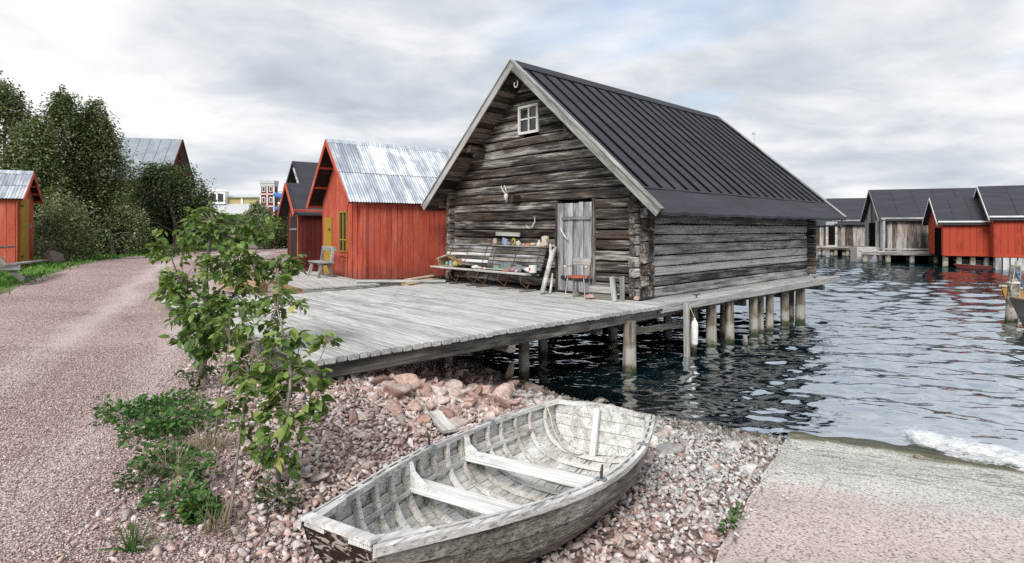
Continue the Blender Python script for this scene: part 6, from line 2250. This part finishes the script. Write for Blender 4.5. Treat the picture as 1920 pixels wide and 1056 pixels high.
cl = [(500, 600, .35, .16, .8), (540, 570, .4, .14, .5), (470, 640, .3, .17, .9), (540, 650, .2, .17, .9), (500, 700, .1, .20, 1.2), (450, 700, .2, .14, .7), (560, 700, .1, .15, .8), (520, 760, 0, .18, 1.0), (460, 770, 0, .15, .6),
      (560, 790, -.05, .12, .5), (500, 840, -.1, .15, .7), (540, 860, -.1, .11, .5), (610, 640, .1, .07, .22), (590, 710, 0, .10, .4), (600, 770, 0, .06, .15), (440, 600, .5, .13, .45), (520, 530, .6, .12, .4), (430, 760, .1, .10, .3)]
sapling('sapling', B2, [([(0, 0, 0), q2(530, 820, Y2), q2(545, 700, Y2), q2(520, 580, Y2 + .3)], .022),
                        ([rel(c3), q2(440, 900, (Y2 + c3.y) / 2), q2(455, 780, Y2), q2(480, 640, Y2 + .2)], .014),
                        ([rel(c5), q2(400, 900, (Y2 + c5.y) / 2), q2(430, 750, Y2)], .008),
                        ([rel(c4), q2(412, 740, c4.y), q2(430, 640, c4.y)], .010),
                        ([q2(540, 730, Y2), q2(590, 690, Y2), q2(620, 625, Y2 + .1)], .006),
                        ([rel(c3), q2(470, 940, c3.y + .15), q2(510, 890, c3.y + .3)], .006)],
        'slender sapling of thin bare stems in front of the deck corner by the boat', [(q2(px, py, Y2 + dy), r, wt) for px, py, dy, r, wt in cl], 29, .086, 290, 42, .02)

# low weeds at the sapling feet
rng = np.random.default_rng(50)


def weed(px, py, r, n, label, kind='rosette', mat='leaf_weed', cat='weed', h=.12):
    g = ground_at(px, py)
    n = int(n * (2.6 if kind == 'rosette' else 1.6 if kind == 'fern' else 2.6))
    az = rng.uniform(0, 2 * np.pi, n)
    rad = r * rng.random(n) ** .6
    ox, oy = np.cos(az) * rad, np.sin(az) * rad
    if kind == 'rosette':
        rot = leaf_rot(n, -.35, .5, az)
        pos = np.stack([ox, oy, rng.uniform(0.0, h, n)], 1)
        size = rng.uniform(.028, .062, n)
    elif kind == 'fern':
        nb = 16
        pos, azs = [], []
        for b in range(nb):
            a = rng.uniform(0, 6.28); L = r * rng.uniform(.7, 1.2)
            for k in range(n // nb):
                f = (k + 1) / (n // nb)
                pos.append((math.cos(a) * L * f, math.sin(a) * L * f, h * 1.6 * math.sin(f * 2.4)))
                azs.append(a + (1.1 if k % 2 else -1.1))
        pos = np.array(pos); n = len(pos)
        rot = leaf_rot(n, .1, .15, np.array(azs)); size = rng.uniform(.022, .042, n)
    else:
        rot = leaf_rot(n, -.9, .6, az)
        pos = np.stack([ox * .5, oy * .5, np.zeros(n)], 1)
        size = rng.uniform(.10, .24, n)
    pos = pos + np.array([0, 0, 0.0])
    dz = hgt(pos[:, 0] + g.x, pos[:, 1] + g.y) - g.z
    pos[:, 2] += dz + .005
    me = leaf_mesh(cat.replace(' ', '_'), pos, rot, size, np.clip(rng.normal(.45, .25, n), 0, 1), mat, 'leaf' if kind != 'grass' else 'blade')
    o = link({'rosette': 'weed_patch', 'fern': 'fern', 'grass': 'grass_tuft'}[kind], me)
    o.location = g
    tag(o, label, cat, 'weeds between path and beach', None if kind == 'fern' else 'stuff')


weed(365, 735, .20, 260, 'dark fern at the foot of the thick grey sapling trunk', 'fern', 'leaf_dark', 'fern', .14)
weed(245, 785, .26, 150, 'leafy green weed patch reaching farthest into the gravel path')
weed(310, 770, .30, 190, 'green weed patch between the fern and the gravel')
weed(345, 800, .30, 210, 'dense green weed patch below the bushy sapling')
weed(290, 820, .24, 110, 'low weeds in the pinkish gravel beside the dense patch')
weed(385, 845, .24, 55, 'tangled pale dry grass left of the slender stems', 'grass', 'leaf_dry', 'grass tuft')
weed(370, 905, .16, 160, 'bright green fern lying over dry grass by the slender stems', 'fern', 'leaf_weed', 'fern', .10)
weed(310, 875, .20, 90, 'small weeds with a grass blade, left of the bright fern')
weed(270, 915, .16, 45, 'sparse dark weed sprig in the gravel', mat='leaf_dark')
weed(330, 950, .18, 75, 'patchy weeds nearer the bare twigs')
weed(375, 975, .10, 120, 'little bright weed patch beside the bare twigs')
weed(330, 890, .24, 40, 'dry pale grass tuft fallen over the weeds', 'grass', 'leaf_dry', 'grass tuft')
weed(400, 995, .14, 30, 'thin pale grass tuft at the foot of the bare twigs', 'grass', 'leaf_dry', 'grass tuft')
weed(250, 1035, .07, 22, 'grass tuft at the bottom edge of the gravel path', 'grass', 'leaf_weed', 'grass tuft')
weed(195, 775, .06, 14, 'tiny yellow-green sprout alone in the gravel')
weed(520, 950, .14, 50, 'weeds among the stones behind the boat bow', mat='leaf_dark')
weed(1366, 1005, .04, 16, 'bright green weed at the ramp edge, nearest the camera')
weed(1382, 985, .03, 12, 'small weed sprouting from stones beside the ramp edge')

# ------------------------------------------------------------------ stones
rng = np.random.default_rng(60)


def pr_edge(y):
    return np.interp(y, [-3, 1, 2.6, 3.4, 4.2, 5.5, 7, 9.5, 12], [-0.2, -0.7, -1.25, -1.55, -1.95, -2.6, -3.2, -4.2, -4.6])


def ramp_left(x, y):
    """metres to the left of the ramp's edge (positive = beach)"""
    dx, dy = x - WL0.x, y - WL0.y
    a = dx * wd_.x + dy * wd_.y
    i_ = dx * inl.x + dy * inl.y
    return (-0.02 - 0.058 * i_) - a


BMI = np.array(BM.inverted())


def beach_pts(n, x0, x1, y0, y1, dmin=-0.5, edge=0.35, wide=0.4):
    x = rng.uniform(x0, x1, n); y = rng.uniform(y0, y1, n)
    d = shore_d(x, y)
    lb = BMI @ np.stack([x, y, np.full(n, -.6), np.ones(n)])
    sb_ = np.clip(lb[0] / BL, 0, 1)
    inb = (lb[0] > .05) & (lb[0] < BL) & (np.abs(lb[1]) < .74 * np.interp(sb_, [0, .1, .3, .6, 1], [.1, .2, .5, .62, .42]))
    k = ~inb & (d > dmin) & (x > pr_edge(y) - edge * rng.random(n) ** 2 * 3) & (ramp_left(x, y) > 0.05 - .16 * rng.random(n) ** 6)
    return x[k], y[k], d[k]


PINK = np.array([[.55, .44, .41], [.50, .37, .335], [.61, .52, .49], [.43, .30, .265], [.64, .58, .555]])
GREY = np.array([[.55, .54, .52], [.45, .445, .435], [.63, .615, .595], [.52, .48, .45], [.36, .35, .345]])


def stone_cols(x, y, n):
    g = sstep((x * 0.95 + (y - 5.6) * 0.32 + 0.3) / 2.0) * 0.92          # pink rubble by the path and deck, greyer towards the ramp and water
    near = sstep((3.9 - y) / 1.3) * 0.45
    g = np.clip(g - near, 0, 1)
    isg = rng.random(n) < g
    c = np.where(isg[:, None], GREY[rng.integers(0, 5, n)], PINK[rng.integers(0, 5, n)])
    return c * rng.uniform(.62, 1.15, (n, 1))


def add_rocks(name, x, y, d, size, level, label, flat=.55, sink=.25, cols=None, **kw):
    z = hgt(x, y) + size * (.45 - sink) + 0.01
    V, F, C = rock_arrays(np.stack([x, y, z], 1), size, stone_cols(x, y, len(x)) if cols is None else cols, level, flat=flat, **kw)
    me = mesh_np(name, V, F, MT['stone_col'], cols=C)
    tag(link(name, me), label, 'stones', kind='stuff')


big_f = lambda x, y: np.exp(-((x + .9) / 1.7) ** 2 - ((y - 7.4) / 1.5) ** 2)
x, y, d = beach_pts(60000, -4.2, 3.6, 1.4, 10.5, -.7)
s = rng.uniform(.014, .030, len(x)) * (1 + .6 * rng.random(len(x)) ** 3)
add_rocks('pebbles', x, y, d, s, 1 if False else 1, 'pinkish and grey pebbles filling the beach between path and ramp') if False else None
x1, y1, d1 = x[:27000], y[:27000], d[:27000]
add_rocks('pebbles', x1, y1, d1, s[:27000], 1, 'pinkish and grey pebbles filling the beach between path and ramp')
x, y, d = beach_pts(11000, -3.6, 3.6, 2.0, 10.5, -.8, edge=.12)
keep = rng.random(len(x)) < 0.42 + .58 * np.maximum(big_f(x, y), sstep((1.8 - d) / 1.5))
x, y, d = x[keep], y[keep], d[keep]
s = (.022 + .030 * rng.random(len(x)) ** 2.2) * (1 + 0.9 * big_f(x, y))
add_rocks('beach_stones', x, y, d, s, 2, 'broken pink and grey stones strewn over the beach')
x, y, d = beach_pts(1700, -2.8, 2.6, 5.2, 10.4, -.6, edge=0)
keep = rng.random(len(x)) < big_f(x, y) * 1.1 + .06
x, y, d = x[keep], y[keep], d[keep]
s = .05 + .13 * rng.random(len(x)) ** 2.6
cc = PINK[rng.integers(0, 5, len(x))] * np.array([.92, .84, .80]) * rng.uniform(.62, 1.05, (len(x), 1))
wg = rng.random(len(x)) < sstep((x + .4) / 1.6) * .7
cc[wg] = GREY[rng.integers(0, 5, wg.sum())] * .85
add_rocks('rubble', x, y, d, s, 3, 'larger broken pink slabs piled under the deck corner', sink=.3, cols=cc, facets=7, squash=(.28, .55), offr=(.34, .62), flat=.4)
# pebbles spilled over the edge of the ramp
n = 160
i_ = rng.uniform(0.3, 4.4, n); a_ = .02 - .058 * i_ + .55 * rng.random(n) ** 3.5
rx = WL0.x + wd_.x * a_ + inl.x * i_; ry = WL0.y + wd_.y * a_ + inl.y * i_
sz_ = rng.uniform(.006, .022, n)
V, F, C = rock_arrays(np.stack([rx, ry, WATER + .115 * i_ + .055 + sz_ * .2], 1), sz_, stone_cols(rx, ry, n), 1)
me = mesh_np('spilled_pebbles', V, F, MT['stone_col'], cols=C)
tag(link('spilled_pebbles', me), 'loose pebbles spilled over the beach edge of the ramp', 'pebbles', kind='stuff')

# single boulders
for k, (px, py, sz, c, lab) in enumerate((
        (728, 690, .22, (.43, .285, .24), 'reddish boulder wedged under the deck edge'),
        (770, 735, .23, (.47, .32, .265), 'broad orange-pink boulder in the middle of the rubble'),
        (690, 705, .13, (.40, .235, .185), 'pink rock left of the boulder wedged under the deck'),
        (640, 695, .15, (.33, .205, .165), 'dark pink rock in the shade of the deck corner'),
        (905, 745, .20, (.47, .34, .29), 'smooth pale pink boulder nearer the water'),
        (845, 722, .10, (.50, .27, .19), 'upright orange stone between the two broad boulders'),
        (892, 765, .09, (.48, .26, .19), 'small salmon red stone below the smooth pale boulder'),
        (780, 770, .12, (.46, .32, .27), 'square cut pink stone above the loose plank'),
        (932, 708, .13, (.27, .29, .29), 'grey-green boulder at the water edge'),
        (862, 688, .13, (.24, .25, .25), 'grey flat rock half under the deck at the waterline'),
        (980, 750, .11, (.42, .41, .40), 'light grey flat rock beside the water edge'),
        (1065, 752, .07, (.52, .51, .48), 'pale stone peeping over the stern of the boat'),
        (600, 902, .07, (.46, .42, .38), 'flat pale stone between the slender sapling and the boat'),
        (1010, 770, .10, (.47, .46, .44), 'rounded grey rock close to the boat stern'),
        (1440, 905, .06, (.58, .57, .54), 'whitish stone touching the ramp edge'))):
    g = ground_at(px, py)
    V, F, C = rock_arrays(np.zeros((1, 3)), np.array([sz * 1.15]), np.array([c]), 3, 7, .25, (.5, .75), (.34, .62))
    V = V + rng.normal(0, .012 * sz, V.shape)
    me = mesh_np('boulder', V, F, MT['stone_col'], cols=C)
    o = link('boulder', me)
    o.location = (g.x, g.y, g.z + sz * .30)
    tag(o, lab, 'boulder', 'boulders on the beach')
a = ground_at(812, 786); b = ground_at(843, 822)
o = plank('loose_plank', a + Vector((0, 0, .07)), b + Vector((0, 0, .07)), .15, .03, MT['drift'], None, seg=1)
tag(o, 'short grey plank lying on the stones beside the boat', 'plank')
for k, (px, py, lab) in enumerate(((1553, 838, 'pink pebble nearest the beach end on the wet ramp edge'), (1698, 866, 'brown pebble on the wet ramp edge beside its darker neighbour'),
                                   (1723, 863, 'dark upright pebble on the wet ramp edge'), (1850, 893, 'reddish pebble farthest along the wet ramp edge'))):
    p = at(px, py, WATER + .03)
    o = lump(120 + k, .045, (1.3, 1, .7)).build('pebble', MT['granite'] if k != 2 else MT['bark'])
    o.location = p + Vector((0, 0, .03))
    tag(o, lab, 'pebble', 'pebbles on the ramp edge')

# loose gravel on the near path
n = 70000
r_ = 2.2 + 5.8 * rng.random(n) ** 1.25
x = rng.uniform(-.95, .0, n) * r_
y = r_
k = (x < pr_edge(y) + .25) & (x > path_left(y))
x, y = x[k], y[k]
n = len(x)
OV = np.array([(1, 0, 0), (-1, 0, 0), (0, 1, 0), (0, -1, 0), (0, 0, 1), (0, 0, -1)], float)
OF = np.array([(0, 2, 4), (2, 1, 4), (1, 3, 4), (3, 0, 4), (2, 0, 5), (1, 2, 5), (3, 1, 5), (0, 3, 5)])
s = rng.uniform(.0035, .0085, n)
P = OV[None] * rng.uniform(.6, 1.3, (n, 6, 1)) * s[:, None, None]
P = np.einsum('nij,nmj->nmi', rand_rot(n, 1.0), P)
P += np.stack([x, y, hgt(x, y) + .007 + s * .3], 1)[:, None, :]
GP = np.array([[.50, .39, .365], [.43, .32, .30], [.58, .48, .455], [.35, .245, .23], [.63, .56, .54], [.27, .185, .175]])
C = np.repeat(GP[rng.integers(0, 6, n)] * rng.uniform(.8, 1.15, (n, 1)), 6, axis=0)
me = mesh_np('gravel', P.reshape(-1, 3), (OF[None] + (np.arange(n) * 6)[:, None, None]).reshape(-1, 3), MT['stone_col'], cols=C)
tag(link('gravel', me), 'loose pinkish gravel scattered over the near path', 'gravel', kind='stuff')
# dry twigs by the sapling
for k, (a, b, lab) in enumerate((((425, 1010), (455, 985), 'dry twig lying at the foot of the bare stems'), ((275, 860), (330, 905), 'thin dark twig lying across the gravel by the weeds'))):
    p, q_ = ground_at(*a), ground_at(*b)
    o = MB().tube([p + Vector((0, 0, .01)), p.lerp(q_, .5) + Vector((0, 0, .035)), q_ + Vector((0, 0, .015))], [.004, .005, .003], 5).build('twig', MT['twig'])
    tag(o, lab, 'twig')
